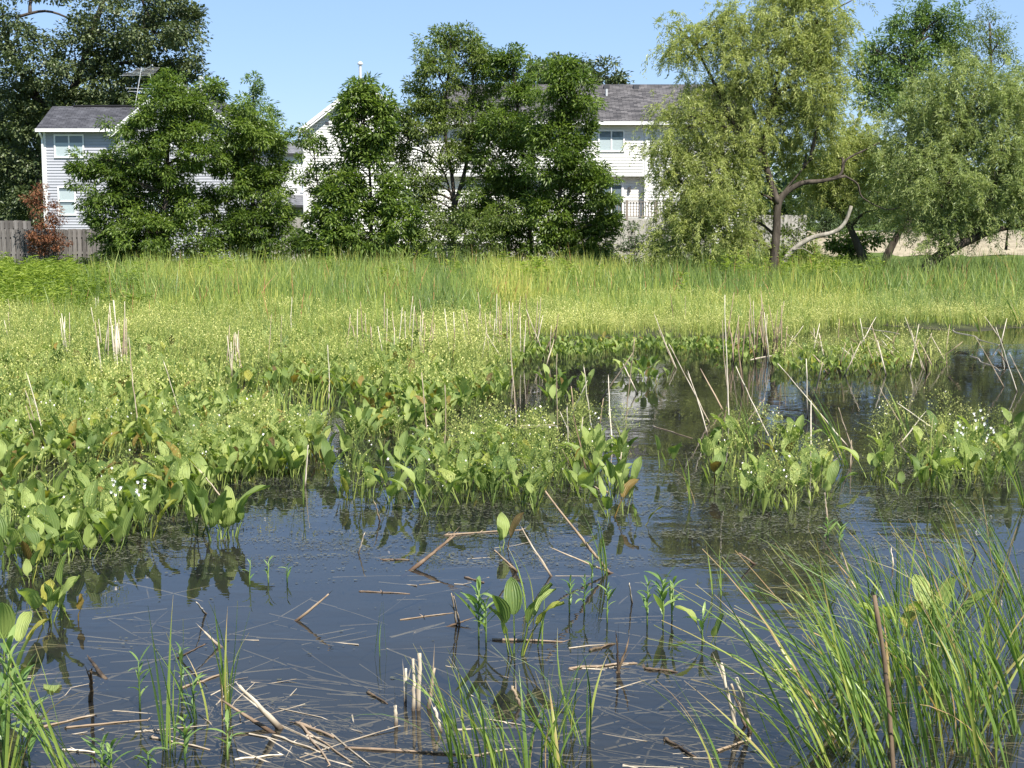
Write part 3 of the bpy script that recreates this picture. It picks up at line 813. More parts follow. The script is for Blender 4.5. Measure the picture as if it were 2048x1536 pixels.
def background_house():
    D = 92.0
    X = lambda px: at(px, 300, D).x
    Z = lambda py: at(0, py, D).z
    root = empty('house', (0, 0, 0), 'distant pale house with a grey garage roof in the gap between two nearer houses', 'house')
    xa, xb = X(520), X(640)
    w = MB(); w.box(xa, xb, D + 0.003, D + 8, 0.9, Z(309)); w.build('wall', M['siding_white'], root)
    siding(root, D, lambda z: xa, lambda z: xb, 0.9, Z(309), M['siding_white'], 0.15)
    roof_slab('roof', root, [(xa - .3, D - .4, Z(307)), (xb + .3, D - .4, Z(307)), (xb + .3, D + 4, Z(286) + .25), (xa - .3, D + 4, Z(286) + .25)], 0.14, M['shingle_grey'])
    roof_slab('roof', root, [(xb + .3, D + 8.4, Z(307)), (xa - .3, D + 8.4, Z(307)), (xa - .3, D + 4, Z(286) + .25), (xb + .3, D + 4, Z(286) + .25)], 0.14, M['shingle_grey'])
    # garage in front
    yg = D - 5
    xg0, xg1 = X(560), X(632)
    w = MB(); w.box(xg0, xg1, yg, D - 0.02, 0.9, Z(412)); w.build('garage_wall', M['woodpale'], root)
    roof_slab('garage_roof', root, [(xg0 - .3, yg - .4, Z(412)), (xg1 + .3, yg - .4, Z(412)), (xg1 + .3, D - 0.05, Z(390)), (xg0 - .3, D - 0.05, Z(390))], 0.14, M['shingle_grey'])
    window(root, X(600), X(612), Z(385), Z(355), D - 0.02, 'stack', 0.4)
    v = MB(); p = at(598, 286, D + 3); v.tube([(p.x, p.y, p.z - .3), (p.x, p.y, p.z + 1.0)], [.08, .08], 8); v.build('flue', M['pipe'], root)


background_house()


def board_fence(name, x0, x1, y, ztop, label, mat, step=0.19, bw=0.14, shadowbox=True, group=None, y1=None):
    y1 = y if y1 is None else y1
    L = math.hypot(x1 - x0, y1 - y)
    ang = math.atan2(y1 - y, x1 - x0)
    zb = min(gz(x0, y), gz(x1, y1)) - 0.05
    root = empty(name, (x0, y, 0), label, 'fence', group, rz=ang)
    h = ztop - zb
    b = MB(); b.box(-bw / 2, bw / 2, -0.010, 0.010, 0, h); me = b.mesh('board', mat)
    n = int(L / step)
    for k in range(n + 1):
        o = link(bpy.data.objects.new('board', me))
        o.location = (k * step, -0.035, zb + random.uniform(-0.02, 0.012)); o.rotation_euler = (0, random.uniform(-0.008, 0.008), 0); o.parent = root
        if shadowbox and k < n:
            o = link(bpy.data.objects.new('board', me)); o.location = ((k + 0.5) * step, 0.035, zb + random.uniform(-0.02, 0.0)); o.parent = root
    for zz in (h - 0.28, h - 0.95, h - 1.55):
        if zz > 0.1:
            b = MB(); b.box(-0.05, L + 0.05, -0.024, 0.024, zb + zz - 0.045, zb + zz + 0.045); b.build('rail', mat, root)
    for k in range(int(L / 2.4) + 1):
        b = MB(); b.box(-0.05, 0.05, 0.05, 0.14, 0, h - 0.02); o = b.build('post', mat, root); o.location = (min(k * 2.4, L), 0, zb)
    return root


def fences():
    D = 58.5
    x = lambda px, d=D: at(px, 470, d).x
    z = lambda py, d=D: at(0, py, d).z
    board_fence('board_fence', x(-40), x(248), D, z(458), 'weathered grey brown board fence in front of the blue grey house', M['woodgrey'])
    board_fence('board_fence', x(-40, 61), x(66, 61), 61, z(441, 61), 'taller grey brown board fence behind the reddish sapling', M['woodgrey'])
    board_fence('board_fence', x(530, 59.5), x(1180, 59.5), 59.5, z(486, 59.5), 'low pale grey board fence behind the middle trees', M['woodpale'], 0.15, 0.14, False)
    board_fence('board_fence', x(1150, 60), x(1420, 60), 60, z(441, 60), 'grey board fence below the wooden deck', M['woodpale'], 0.15, 0.14, False)
    board_fence('board_fence', x(1480, 58), x(1614, 58), 58, z(430, 58), 'silver grey board fence with a pale end post behind the arching willow trunk', M['woodpale'], 0.15, 0.14, False)


fences()

# ------------------------------------------------------------------ trees
def norm(a):
    return a / (np.linalg.norm(a, axis=-1, keepdims=True) + 1e-9)


def frames(d, nref):
    d = norm(d); s = norm(np.cross(d, nref)); n = np.cross(s, d)
    return np.stack([s, d, n], -1)            # columns: side, along, normal


LEAF_V = np.array([(0, 0, 0), (0.5, 0.45, 0.10), (0, 1, -0.06), (-0.5, 0.45, 0.10)])
LEAF_T = np.array([(0, 1, 2), (0, 2, 3)])


def leaves_mesh(name, pos, d, nref, length, width, tint, mat):
    n = len(pos)
    Rm = frames(d, nref)
    T = LEAF_V[None] * np.stack([width, length, length], -1)[:, None, :]
    V = np.einsum('nij,nkj->nki', Rm, T) + pos[:, None, :]
    faces = (LEAF_T[None] + (np.arange(n) * 4)[:, None, None]).reshape(-1, 3)
    return np_mesh(name, V.reshape(-1, 3), [faces], [mat], tint=np.repeat(tint, 4))


def nearest_on(lines, p):
    best, bd = None, 1e9
    for ln in lines:
        for q in ln:
            dd = (q - p).length_squared + (0 if q.z < p.z else 2.0)
            if dd < bd: bd, best = dd, q
    return best


def make_tree(name, label, cat, D, trunk, blobs, kind, mat, tr=0.14, dens=26, nl=46, leaf=(0.15, 0.054), spray=0.34, bark=None,
              group=None, extra=(), depth=0.75, vis_branch=1.0, seed=0, gap=-0.24, droop=0.35):
    """trunk and extra: polylines in photo pixels at depth D (a pixel pair, or a triple with a depth offset); blobs: (px, py, rx, ry[, dd])"""
    r = random.Random(seed + 101); g = np.random.default_rng(seed + 5)
    ppm = F / D
    bark = bark or M['bark']
    W = lambda p: at(p[0], p[1], D + (p[2] if len(p) > 2 else 0))
    tl = [W(p) for p in trunk]
    b0 = tl[0].copy(); b0.z = gz(b0.x, b0.y) - 0.1
    if tl[0].z > b0.z + 0.05: tl = [b0] + tl
    root = empty(name, (b0.x, b0.y, b0.z), label, cat, group)
    org = Vector(root.location)
    lines = [smooth_line(tl)]
    mb = MB()
    n = len(lines[0])
    mb.tube([q - org for q in lines[0]], [tr * (1.25 if i == 0 else 1) * (1 - 0.75 * i / (n - 1)) for i in range(n)], 8)
    for (pl, rr) in extra:
        e = smooth_line([W(p) for p in pl]); lines.append(e); m = len(e)
        mb.tube([q - org for q in e], [rr * (1 - 0.7 * i / (m - 1)) for i in range(m)], 7)
    pos, dirs, nrf, tnt = [], [], [], []
    for bi, b in enumerate(blobs):
        px, py, rx, ry = b[:4]
        rxm, rym = rx * 1.06 / ppm, ry * 1.06 / ppm
        rd = depth * 0.5 * (rxm + rym)
        dd = b[4] if len(b) > 4 else g.normal() * rd * 0.55
        c = at(px, py, D + dd)
        bt = 0.3 * g.random()
        limb0 = nearest_on(lines[:1 + len(extra)], c - Vector((0, 0, 0.5 * rym)))
        limb = curve_pts(limb0, c, 6, 0.08, 0.08, r)
        mb.tube([q - org for q in limb], [max(0.012, tr * 0.32 * (1 - 0.8 * i / 5)) for i in range(6)], 5, cap=False)
        ns = max(6, int(2.5 * dens * rxm * rym * (0.55 + 0.45 * depth)))
        for s in range(ns):
            v = g.normal(size=3); v /= np.linalg.norm(v)
            rad = 0.35 + 0.67 * g.random() ** 0.6 if g.random() > (0.16 if kind == 'broad' else 0.08) else 1.0 + 0.4 * g.random()
            sp = Vector((c.x + v[0] * rxm * rad, c.y + v[1] * rd * rad, c.z + v[2] * rym * rad))
            if mnoise.noise(sp * (0.9 / spray * 0.5) + Vector((seed * 7.3, 0, 0))) < gap: continue
            if sp.z < gz(sp.x, sp.y) + 0.25: continue
            if r.random() < vis_branch * (0.4 if kind == 'broad' else 0.16):
                q0 = limb[r.randint(2, 5)]
                mb.tube([q - org for q in curve_pts(q0, sp, 4, 0.05, 0.1, r)], [0.016, 0.012, 0.009, 0.005], 3, cap=False)
            st = g.random()
            sr = spray * (0.7 + 0.6 * g.random())
            out = np.array(v) * [1, 1, 0.6]
            if kind == 'broad':
                nls = g.uniform(0.75, 1.3)
                k = max(6, int(1.25 * nl * (0.6 + 0.8 * g.random())))
                o = g.normal(size=(k, 3)); o /= np.linalg.norm(o, axis=1)[:, None]
                rr_ = g.random(k)[:, None] ** 0.45
                pp = np.array(sp) + o * rr_ * sr * np.array([1.0, 1.0, 0.62])
                d = o * 0.8 + out * 0.5 + g.normal(size=(k, 3)) * 0.35 + np.array([0, 0, -droop])
                nr = np.array([0, 0, 1.0]) + o * 0.45 + g.normal(size=(k, 3)) * 0.35
                pos.append(pp); dirs.append(d); nrf.append(nr)
                tnt.append(np.clip(0.10 + bt + 0.5 * st + 0.27 * g.normal(size=k), 0, 1))
            else:       # hanging willow sprays
                for _ in range(3):
                    k = max(8, int(1.15 * nl * (0.6 + 0.8 * g.random()) / 3))
                    L = sr * (1.3 + 1.3 * g.random())
                    t = np.linspace(0.05, 1, k)[:, None]
                    h = g.normal(size=3) * [1, 1, 0.45] + out * 0.8 + np.array([0, 0, 0.25]); h /= np.linalg.norm(h)
                    st0 = np.array(sp) + g.normal(size=3) * sr * 0.5
                    line = st0 + h * (t - 0.4 * t * t) * L * 1.0 + np.array([0, 0, -1.0]) * (t ** 1.8) * L * 0.62 + g.normal(size=(k, 3)) * 0.02
                    side = np.where(np.arange(k) % 2 == 0, 1, -1)[:, None]
                    d = h * 0.45 + np.cross(h, [0, 0, 1.0]) * side * 0.6 + np.array([0, 0, -0.5]) + g.normal(size=(k, 3)) * 0.45
                    nr = np.array([0, 0, 0.9]) + h * 0.5 + g.normal(size=(k, 3)) * 0.5
                    pos.append(line); dirs.append(d); nrf.append(nr)
                    tnt.append(np.clip(0.25 + 0.45 * st + 0.22 * g.normal(size=k), 0, 1))
    pos = np.concatenate(pos) - np.array(org); dirs = np.concatenate(dirs); nrf = np.concatenate(nrf); tnt = np.concatenate(tnt)
    k = len(pos)
    ln = leaf[0] * (0.5 + 0.95 * g.random(k)); wd = leaf[1] * (0.85 + 0.5 * g.random(k))
    me = leaves_mesh('crown', pos, dirs, nrf, ln, wd, tnt, mat)
    o = link(bpy.data.objects.new('crown', me)); o.parent = root
    t = mb.build('trunk', bark, root, smooth=True)
    return root, lines


def trees():
    T = make_tree
    # great oak behind the blue house
    T('oak_tree', 'huge dark oak towering behind the blue grey house', 'tree', 88,
      [(70, 440), (80, 380), (120, 250), (165, 130), (200, 20), (230, -80)],
      [(70, -30, 120, 26), (20, 50, 60, 55), (75, 130, 70, 50), (150, 105, 60, 45), (215, 60, 85, 55), (290, 55, 80, 55), (345, 20, 60, 45), (280, -10, 90, 40), (372, 45, 32, 40), (395, 30, 16, 34),
       (335, 110, 60, 40), (270, 135, 80, 45), (190, 170, 80, 40), (390, 165, 40, 26), (350, 140, 50, 26), (425, 185, 20, 22), (90, 190, 80, 45), (150, 220, 80, 40), (230, 200, 70, 40), (40, 240, 60, 50), (30, 320, 55, 50), (85, 300, 50, 60),
       (20, 395, 50, 50), (75, 390, 40, 60), (290, 190, 60, 40), (0, 170, 50, 60), (-40, 300, 60, 120)],
      'broad', M['oak'], tr=0.42, gap=-0.16, dens=8, nl=44, leaf=(0.22, 0.13), spray=0.62, seed=1, vis_branch=0.35, depth=1.0,
      extra=[([(120, 250), (60, 170), (15, 90), (5, 20)], 0.2), ([(165, 130), (250, 90), (330, 60)], 0.13), ([(30, 35), (90, 22), (140, 38), (165, 60)], 0.1), ([(150, 170), (270, 120), (380, 150)], 0.11)])
    T('oak_tree', 'dark shaded oak filling the space left of the blue grey house', 'tree', 97,
      [(40, 480), (45, 400), (50, 280)],
      [(30, 240, 70, 50), (110, 230, 70, 46), (60, 300, 60, 50), (20, 350, 60, 60), (70, 380, 55, 60), (15, 430, 60, 40), (80, 440, 50, 30), (180, 220, 60, 34), (-40, 280, 60, 90), (240, 215, 50, 30)],
      'broad', M['oak'], tr=0.4, dens=8, nl=44, leaf=(0.24, 0.14), spray=0.62, seed=41, vis_branch=0.2, depth=1.0)
    # left hickories
    T('hickory_tree', 'big bushy dark green tree in front of the blue grey house', 'tree', 54,
      [(335, 520), (332, 420), (335, 300), (335, 190)],
      [(350, 178, 42, 34), (320, 205, 46, 36), (350, 235, 70, 45), (300, 260, 60, 40), (255, 320, 55, 38), (178, 325, 34, 26), (168, 350, 28, 32), (202, 390, 40, 34), (215, 360, 40, 40), (330, 310, 85, 50), (390, 290, 55, 45),
       (290, 380, 80, 50), (350, 400, 85, 55), (240, 430, 55, 45), (310, 460, 95, 45), (250, 485, 50, 35), (370, 480, 70, 40), (430, 182, 28, 24), (405, 220, 40, 36), (280, 510, 60, 26)],
      'broad', M['walnut'], tr=0.16, dens=24, nl=66, leaf=(0.155, 0.056), spray=0.32, seed=2, vis_branch=0.5)
    T('hickory_tree', 'rounded dark green tree standing against the right side of the biggest bush', 'tree', 55,
      [(505, 520), (505, 430), (508, 330), (505, 240)],
      [(500, 250, 52, 38), (545, 270, 32, 34), (470, 280, 45, 40), (520, 320, 58, 45), (460, 350, 50, 45), (520, 385, 55, 48), (450, 420, 50, 45), (500, 450, 75, 45), (545, 445, 32, 34), (530, 340, 32, 40), (480, 490, 70, 32)],
      'broad', M['walnut'], tr=0.13, dens=24, nl=66, leaf=(0.155, 0.056), spray=0.32, seed=3, vis_branch=0.5)
    T('poplar_tree', 'slim pale green treetop rising behind the rounded dark tree', 'tree', 60,
      [(505, 520), (508, 330), (506, 175)],
      [(504, 172, 15, 22), (508, 205, 28, 26), (490, 235, 30, 22), (530, 240, 26, 24)],
      'broad', M['farbright'], tr=0.09, dens=26, nl=44, leaf=(0.15, 0.05), spray=0.26, seed=4, droop=0.1)
    T('hickory_shrub', 'low dark bush filling the gap beside the white house corner', 'shrub', 54.5,
      [(612, 520), (612, 480)],
      [(612, 485, 32, 26), (590, 485, 22, 22), (635, 495, 30, 22)],
      'broad', M['walnut'], tr=0.05, dens=30, nl=46, leaf=(0.155, 0.056), spray=0.28, seed=5)
    T('hickory_tree', 'sparse young tree with gaps showing the white siding corner', 'tree', 54.5,
      [(650, 520), (640, 430), (632, 340), (622, 270)],
      [(622, 268, 22, 24), (635, 305, 26, 24), (610, 300, 16, 22), (612, 335, 22, 22), (600, 355, 18, 16), (640, 365, 26, 22), (665, 345, 30, 24), (655, 400, 30, 30), (640, 440, 30, 26)],
      'broad', M['walnut'], tr=0.06, dens=19, nl=40, leaf=(0.155, 0.057), spray=0.24, seed=6)
    T('walnut_tree', 'dark large leaved tree in front of the white gable', 'tree', 53.5,
      [(742, 520), (742, 420), (738, 330), (722, 200)],
      [(728, 178, 26, 24), (712, 205, 32, 28), (755, 215, 26, 34), (722, 240, 44, 32), (705, 275, 32, 28), (698, 322, 24, 22), (755, 335, 20, 22), (760, 268, 30, 30), (770, 215, 22, 24), (740, 300, 34, 22), (680, 370, 32, 30), (705, 385, 28, 34), (655, 405, 28, 30), (700, 425, 52, 28), (660, 450, 32, 28), (715, 470, 70, 32), (650, 490, 40, 24), (765, 415, 30, 40),
       (790, 385, 28, 34), (800, 440, 40, 34), (800, 490, 50, 28), (722, 500, 60, 22)],
      'broad', M['walnut'], tr=0.10, dens=25, nl=58, leaf=(0.19, 0.07), spray=0.30, seed=7, vis_branch=0.6)
    T('ash_tree', 'tall light green tree with twin trunks, highest of the middle trees', 'tree', 56,
      [(905, 520), (908, 430), (905, 360), (890, 250), (900, 100)],
      [(880, 88, 42, 26), (935, 82, 40, 28), (905, 70, 40, 20), (870, 130, 45, 40), (935, 125, 50, 40), (880, 185, 60, 45), (950, 175, 55, 48), (970, 115, 24, 36), (855, 235, 50, 36), (920, 240, 65, 45), (985, 230, 45, 45), (800, 225, 30, 30), (830, 265, 36, 30), (800, 275, 26, 28), (970, 295, 52, 40), (885, 295, 45, 34), (820, 320, 40, 32), (930, 345, 40, 30),
       (850, 350, 34, 30), (840, 395, 36, 30), (985, 350, 34, 36), (800, 350, 26, 26), (960, 395, 30, 26), (870, 385, 24, 24), (845, 200, 36, 30), (790, 300, 22, 26), (940, 300, 36, 30), (905, 440, 46, 30), (850, 440, 40, 34), (960, 440, 36, 30), (825, 385, 24, 24), (990, 410, 24, 26)],
      'broad', M['ash'], tr=0.13, dens=21, nl=46, leaf=(0.15, 0.05), spray=0.31, seed=8, vis_branch=0.7,
      extra=[([(906, 420), (930, 340), (945, 240), (945, 120)], 0.10), ([(905, 400), (880, 330), (820, 280)], 0.05)])
    T('walnut_tree', 'dark tree with a rounded top beside the tallest middle tree', 'tree', 55,
      [(1062, 520), (1058, 430), (1045, 320), (1025, 130)],
      [(1020, 115, 32, 30), (1005, 150, 38, 34), (1040, 160, 34, 38), (1030, 205, 55, 38), (1010, 250, 50, 40), (1055, 270, 42, 42), (1020, 320, 55, 42), (1000, 380, 55, 40), (1055, 370, 52, 45), (1030, 430, 60, 40), (980, 440, 42, 34), (1060, 470, 60, 36), (1000, 490, 55, 28)],
      'broad', M['walnut'], tr=0.12, dens=24, nl=62, leaf=(0.15, 0.054), spray=0.31, seed=9, vis_branch=0.5)
    T('walnut_tree', 'dark tree reaching over the deck, rightmost of the middle trees', 'tree', 53,
      [(1115, 520), (1118, 420), (1125, 280), (1130, 150)],
      [(1128, 138, 32, 26), (1108, 165, 38, 32), (1150, 180, 32, 40), (1125, 215, 55, 40), (1155, 245, 32, 40), (1110, 270, 50, 42), (1155, 300, 38, 36), (1110, 330, 52, 40), (1165, 345, 42, 30), (1195, 345, 32, 24), (1205, 380, 30, 34), (1140, 390, 60, 42), (1100, 430, 56, 40), (1165, 440, 60, 40), (1120, 485, 72, 32), (1190, 485, 36, 30), (1215, 440, 24, 26)],
      'broad', M['walnut'], tr=0.12, dens=25, nl=64, leaf=(0.155, 0.057), spray=0.31, seed=10, vis_branch=0.5)
    T('ash_sapling', 'light green bushy sapling low in front of the twin trunks', 'tree', 52,
      [(935, 530), (930, 470), (925, 420)],
      [(925, 415, 36, 28), (900, 445, 40, 30), (950, 450, 38, 32), (925, 485, 50, 26), (880, 480, 36, 26), (1000, 470, 28, 34), (1010, 430, 24, 26)],
      'broad', M['ash'], tr=0.05, dens=26, nl=44, leaf=(0.13, 0.042), spray=0.26, seed=11)
    # reddish dying sapling by the fence
    T('dying_sapling', 'rust brown dying sapling in front of the fence', 'tree', 57.5,
      [(98, 510), (95, 460), (86, 375)],
      [(82, 378, 14, 16), (78, 400, 24, 16), (95, 415, 20, 16), (66, 405, 16, 12), (85, 435, 30, 20), (110, 445, 22, 22), (85, 465, 34, 20), (110, 480, 28, 22), (80, 490, 28, 16), (98, 500, 30, 14)],
      'broad', M['dryleaf'], tr=0.03, dens=24, nl=34, leaf=(0.11, 0.04), spray=0.22, seed=12)
    # far oak over the roof
    T('oak_tree', 'far oak showing above the long roof', 'tree', 98,
      [(1150, 430), (1150, 300), (1150, 150)],
      [(1105, 140, 40, 26), (1085, 160, 34, 30), (1140, 135, 34, 24), (1160, 160, 34, 26), (1215, 155, 34, 24), (1205, 175, 42, 24), (1240, 175, 20, 18), (1130, 180, 60, 30), (1180, 185, 50, 20)],
      'broad', M['oak'], tr=0.4, dens=8.5, nl=42, leaf=(0.26, 0.14), spray=0.6, seed=13, vis_branch=0.4)
    # willows
    wl, ln = T('willow_tree', 'yellow green willow with a dark arching trunk, tallest of the willows', 'tree', 48,
      [(1542, 580), (1548, 520), (1553, 460), (1556, 410), (1572, 385), (1605, 366), (1645, 362), (1690, 352)],
      [(1660, 150, 34, 50), (1650, 220, 38, 40), (1655, 60, 36, 40), (1320, 330, 34, 40), (1470, 320, 50, 40), (1420, 400, 60, 40), (1395, 82, 58, 32), (1362, 100, 34, 26), (1440, 70, 40, 30), (1350, 45, 22, 18), (1520, 30, 45, 34), (1575, 20, 60, 40), (1635, 40, 44, 50), (1560, 85, 75, 45), (1630, 105, 42, 50), (1500, 120, 55, 40), (1580, 150, 75, 45), (1460, 165, 55, 40), (1530, 200, 75, 45), (1630, 185, 40, 50), (1430, 215, 65, 40), (1365, 230, 45, 34), (1340, 270, 40, 36), (1400, 270, 60, 40),
       (1480, 255, 65, 42), (1580, 245, 62, 40, 0.6), (1640, 265, 45, 36, 0.7), (1350, 320, 45, 36), (1430, 320, 65, 38), (1520, 310, 60, 42, 1.0), (1610, 310, 60, 34, 1.3), (1385, 370, 50, 36), (1450, 380, 60, 40), (1370, 420, 44, 40), (1430, 435, 60, 40), (1500, 440, 40, 40, 1.4), (1400, 480, 60, 36), (1465, 480, 50, 34), (1345, 480, 40, 40), (1510, 385, 40, 34, 1.4), (1670, 320, 40, 30, 1.3), (1470, 20, 34, 30), (1600, -30, 80, 40)],
      'willow', M['willow'], tr=0.2, gap=-0.22, dens=44, nl=74, leaf=(0.135, 0.021), spray=0.34, seed=14, vis_branch=0.55,
      extra=[([(1556, 408), (1540, 360), (1528, 300), (1545, 200), (1570, 100), (1590, 20)], 0.13), ([(1528, 310), (1470, 250), (1420, 150), (1390, 90)], 0.09), ([(1545, 200), (1610, 120), (1660, 30), (1705, 0)], 0.06),
             ([(1690, 352), (1715, 368), (1725, 395), (1770, 418), (1800, 415)], 0.035), ([(1645, 362), (1680, 350), (1692, 320), (1730, 300), (1760, 285)], 0.06),
             ([(1558, 400), (1575, 375), (1620, 320)], 0.06), ([(1400, 540, 1), (1395, 470, 1), (1440, 400, 1), (1480, 300, 1)], 0.12)])
    root = wl; org = Vector(root.location)
    mb = MB(); e = smooth_line([at(*p, 48.3) for p in [(1552, 568), (1570, 520), (1592, 495), (1625, 475), (1668, 464), (1690, 445), (1703, 412)]])
    mb.tube([q - org for q in e], [0.105 * (1 - 0.45 * i / (len(e) - 1)) for i in range(len(e))], 7)
    e2 = smooth_line([at(*p, 48.2) for p in [(1585, 500), (1605, 497), (1625, 508)]])
    mb.tube([q - org for q in e2], [0.03, 0.02] + [0.015] * (len(e2) - 2), 5)
    o = mb.build('dead_limb', M['greybark'], root, smooth=True); o['label'] = 'bare grey broken limb rising from the trunk foot'
    T('willow_tree', 'smaller willow with a leaning brown trunk right of the broken limb', 'tree', 50,
      [(1736, 548), (1715, 490), (1695, 445), (1670, 405)],
      [(1665, 385, 38, 30), (1700, 340, 45, 32), (1650, 350, 34, 26), (1730, 300, 45, 36), (1700, 270, 36, 30), (1745, 255, 32, 28), (1640, 405, 26, 20), (1610, 395, 28, 20), (1720, 380, 34, 28), (1755, 340, 34, 36), (1750, 420, 40, 26)],
      'willow', M['willow'], tr=0.22, dens=34, nl=72, leaf=(0.135, 0.021), spray=0.32, seed=15, vis_branch=0.7)
    T('willow_tree', 'willow with a short dark slanting trunk in front of the sand', 'tree', 53,
      [(1772, 520), (1795, 470), (1815, 430), (1830, 390)],
      [(1800, 380, 40, 40), (1770, 395, 36, 30), (1835, 370, 44, 40), (1850, 420, 40, 30), (1790, 320, 40, 40)],
      'willow', M['willow_grey'], tr=0.2, dens=34, nl=72, leaf=(0.135, 0.021), spray=0.34, seed=16, vis_branch=0.5)
    T('willow_tree', 'broad grey green willow with a heavy trunk leaning out of the picture', 'tree', 48,
      [(1850, 540), (1885, 508), (1940, 480), (2000, 458), (2090, 445)],
      [(1905, 150, 55, 36), (1960, 165, 60, 42), (2010, 195, 55, 45), (1870, 195, 50, 40), (1925, 215, 65, 42), (1990, 250, 65, 45), (2040, 260, 40, 60), (1835, 245, 48, 40), (1890, 270, 65, 42), (1800, 290, 45, 40), (1850, 320, 60, 42), (1940, 310, 65, 42), (2010, 330, 60, 45), (1900, 365, 65, 42), (1970, 390, 65, 40), (2040, 390, 40, 40), (1850, 395, 50, 36), (1900, 430, 55, 34), (1950, 440, 40, 26), (2020, 425, 45, 26), (1875, 470, 45, 30), (1810, 440, 36, 30), (2070, 200, 50, 60), (2080, 320, 50, 70)],
      'willow', M['willow_grey'], tr=0.24, dens=44, nl=74, leaf=(0.135, 0.021), spray=0.36, seed=17, vis_branch=0.5,
      extra=[([(1885, 508), (1890, 440), (1900, 340), (1930, 230)], 0.13), ([(1940, 480), (1975, 420), (2000, 330)], 0.12), ([(2012, 500), (2016, 450)], 0.05)])
    T('elm_tree', 'dark fresh green tree peaking behind the right willows', 'tree', 72,
      [(1815, 440), (1820, 250), (1832, 40)],
      [(1832, 18, 26, 26), (1820, 50, 36, 30), (1860, 50, 36, 34), (1800, 90, 45, 34), (1855, 100, 50, 40), (1750, 100, 30, 22), (1765, 130, 44, 30), (1820, 150, 55, 40), (1745, 165, 36, 26), (1760, 195, 45, 26), (1880, 140, 40, 40), (1900, 70, 34, 34), (1800, 200, 60, 34), (1900, 30, 24, 26)],
      'broad', M['farbright'], tr=0.28, dens=15, nl=46, leaf=(0.19, 0.066), spray=0.42, seed=18, vis_branch=0.5, droop=0.1)
    T('locust_tree', 'airy pale tree at the upper right corner behind the willow', 'tree', 70,
      [(1985, 440), (1985, 250), (1980, 60)],
      [(1978, 45, 32, 28), (1960, 75, 36, 30), (1998, 85, 30, 36), (1970, 120, 45, 34), (2012, 125, 26, 34), (1930, 110, 36, 34), (1990, 165, 45, 30)],
      'broad', M['ash'], tr=0.2, dens=13, nl=40, leaf=(0.15, 0.045), spray=0.42, seed=19, vis_branch=0.6)
    T('juniper_shrub', 'dark rounded shrub behind the grey fence end post', 'shrub', 66,
      [(1648, 465), (1648, 440)],
      [(1640, 425, 34, 28), (1668, 440, 30, 24), (1625, 440, 20, 26)],
      'broad', M['farleaf'], tr=0.05, dens=22, nl=60, leaf=(0.12, 0.05), spray=0.3, seed=20)
    T('juniper_shrub', 'dark low hedge bush above the sandy slope', 'shrub', 84,
      [(1730, 455), (1730, 445)],
      [(1720, 440, 30, 20), (1760, 442, 34, 18), (1690, 444, 24, 14), (1800, 440, 34, 22)],
      'broad', M['farleaf'], tr=0.05, dens=22, nl=60, leaf=(0.16, 0.06), spray=0.36, seed=21)
    T('sumac_shrub', 'dark leafy shrub at the foot of the leaning brown trunk', 'shrub', 52,
      [(1705, 520), (1705, 480)],
      [(1690, 480, 26, 20), (1725, 478, 26, 18), (1750, 475, 16, 14), (1700, 500, 34, 16), (1665, 490, 16, 16)],
      'broad', M['walnut'], tr=0.03, dens=24, nl=40, leaf=(0.17, 0.075), spray=0.24, seed=22)
    T('green_shrub', 'leafy green shrub between the arching trunk and the fence', 'shrub', 50,
      [(1590, 560), (1590, 490)],
      [(1585, 470, 28, 22), (1605, 490, 28, 26), (1575, 510, 34, 26), (1600, 525, 40, 20)],
      'broad', M['ash'], tr=0.03, dens=24, nl=46, leaf=(0.12, 0.04), spray=0.24, seed=23)
    T('green_shrub', 'dark undergrowth bush in front of the fence below the deck', 'shrub', 54.5,
      [(1270, 530), (1270, 480)],
      [(1255, 475, 24, 24), (1290, 490, 36, 22), (1330, 485, 34, 26), (1230, 500, 24, 18), (1365, 500, 30, 18)],
      'broad', M['farleaf'], tr=0.03, dens=26, nl=46, leaf=(0.12, 0.045), spray=0.24, seed=24)
    # woods far behind everything, read as one mass
    g = np.random.default_rng(77)
    P_, D_, N_, T_ = [], [], [], []
    for k in range(260):
        x = g.uniform(-70, 70); y = g.uniform(125, 150)
        z = gz(x, y); h = g.uniform(3.5, 9.0); w = g.uniform(1.6, 3.2)
        m = 110
        v = g.normal(size=(m, 3)); v /= np.linalg.norm(v, axis=1)[:, None]
        P_.append(np.array([x, y, z + h * 0.55]) + v * np.array([w, w, h * 0.5]) * (0.55 + 0.45 * g.random((m, 1))))
        D_.append(v + g.normal(size=(m, 3)) * 0.6); N_.append(np.array([0, 0, 1]) + v * 0.5 + g.normal(size=(m, 3)) * 0.3)
        T_.append(np.clip(g.random() * 0.6 + 0.2 * g.normal(size=m) + 0.2, 0, 1))
    P_, D_, N_, T_ = map(np.concatenate, (P_, D_, N_, T_))
    me = leaves_mesh('far_woods', P_, D_, N_, 0.9 * np.ones(len(P_)), 0.6 * np.ones(len(P_)), T_, M['farleaf'])
    o = link(bpy.data.objects.new('far_woods', me)); tag(o, 'distant belt of green woods behind the houses', 'woods', kind='stuff')


trees()

# ------------------------------------------------------------------ marsh vegetation that nobody could count
def px_of(x, y, z):
    """photo pixel of world points (for deciding which kind of plant grows where along the shore)"""
    v = np.stack([x, y, z - CAM_H], -1)
    dep = v[:, 1] * CP - v[:, 2] * SP
    return 1024 + F * v[:, 0] / dep, 768 - F * (v[:, 1] * SP + v[:, 2] * CP) / dep


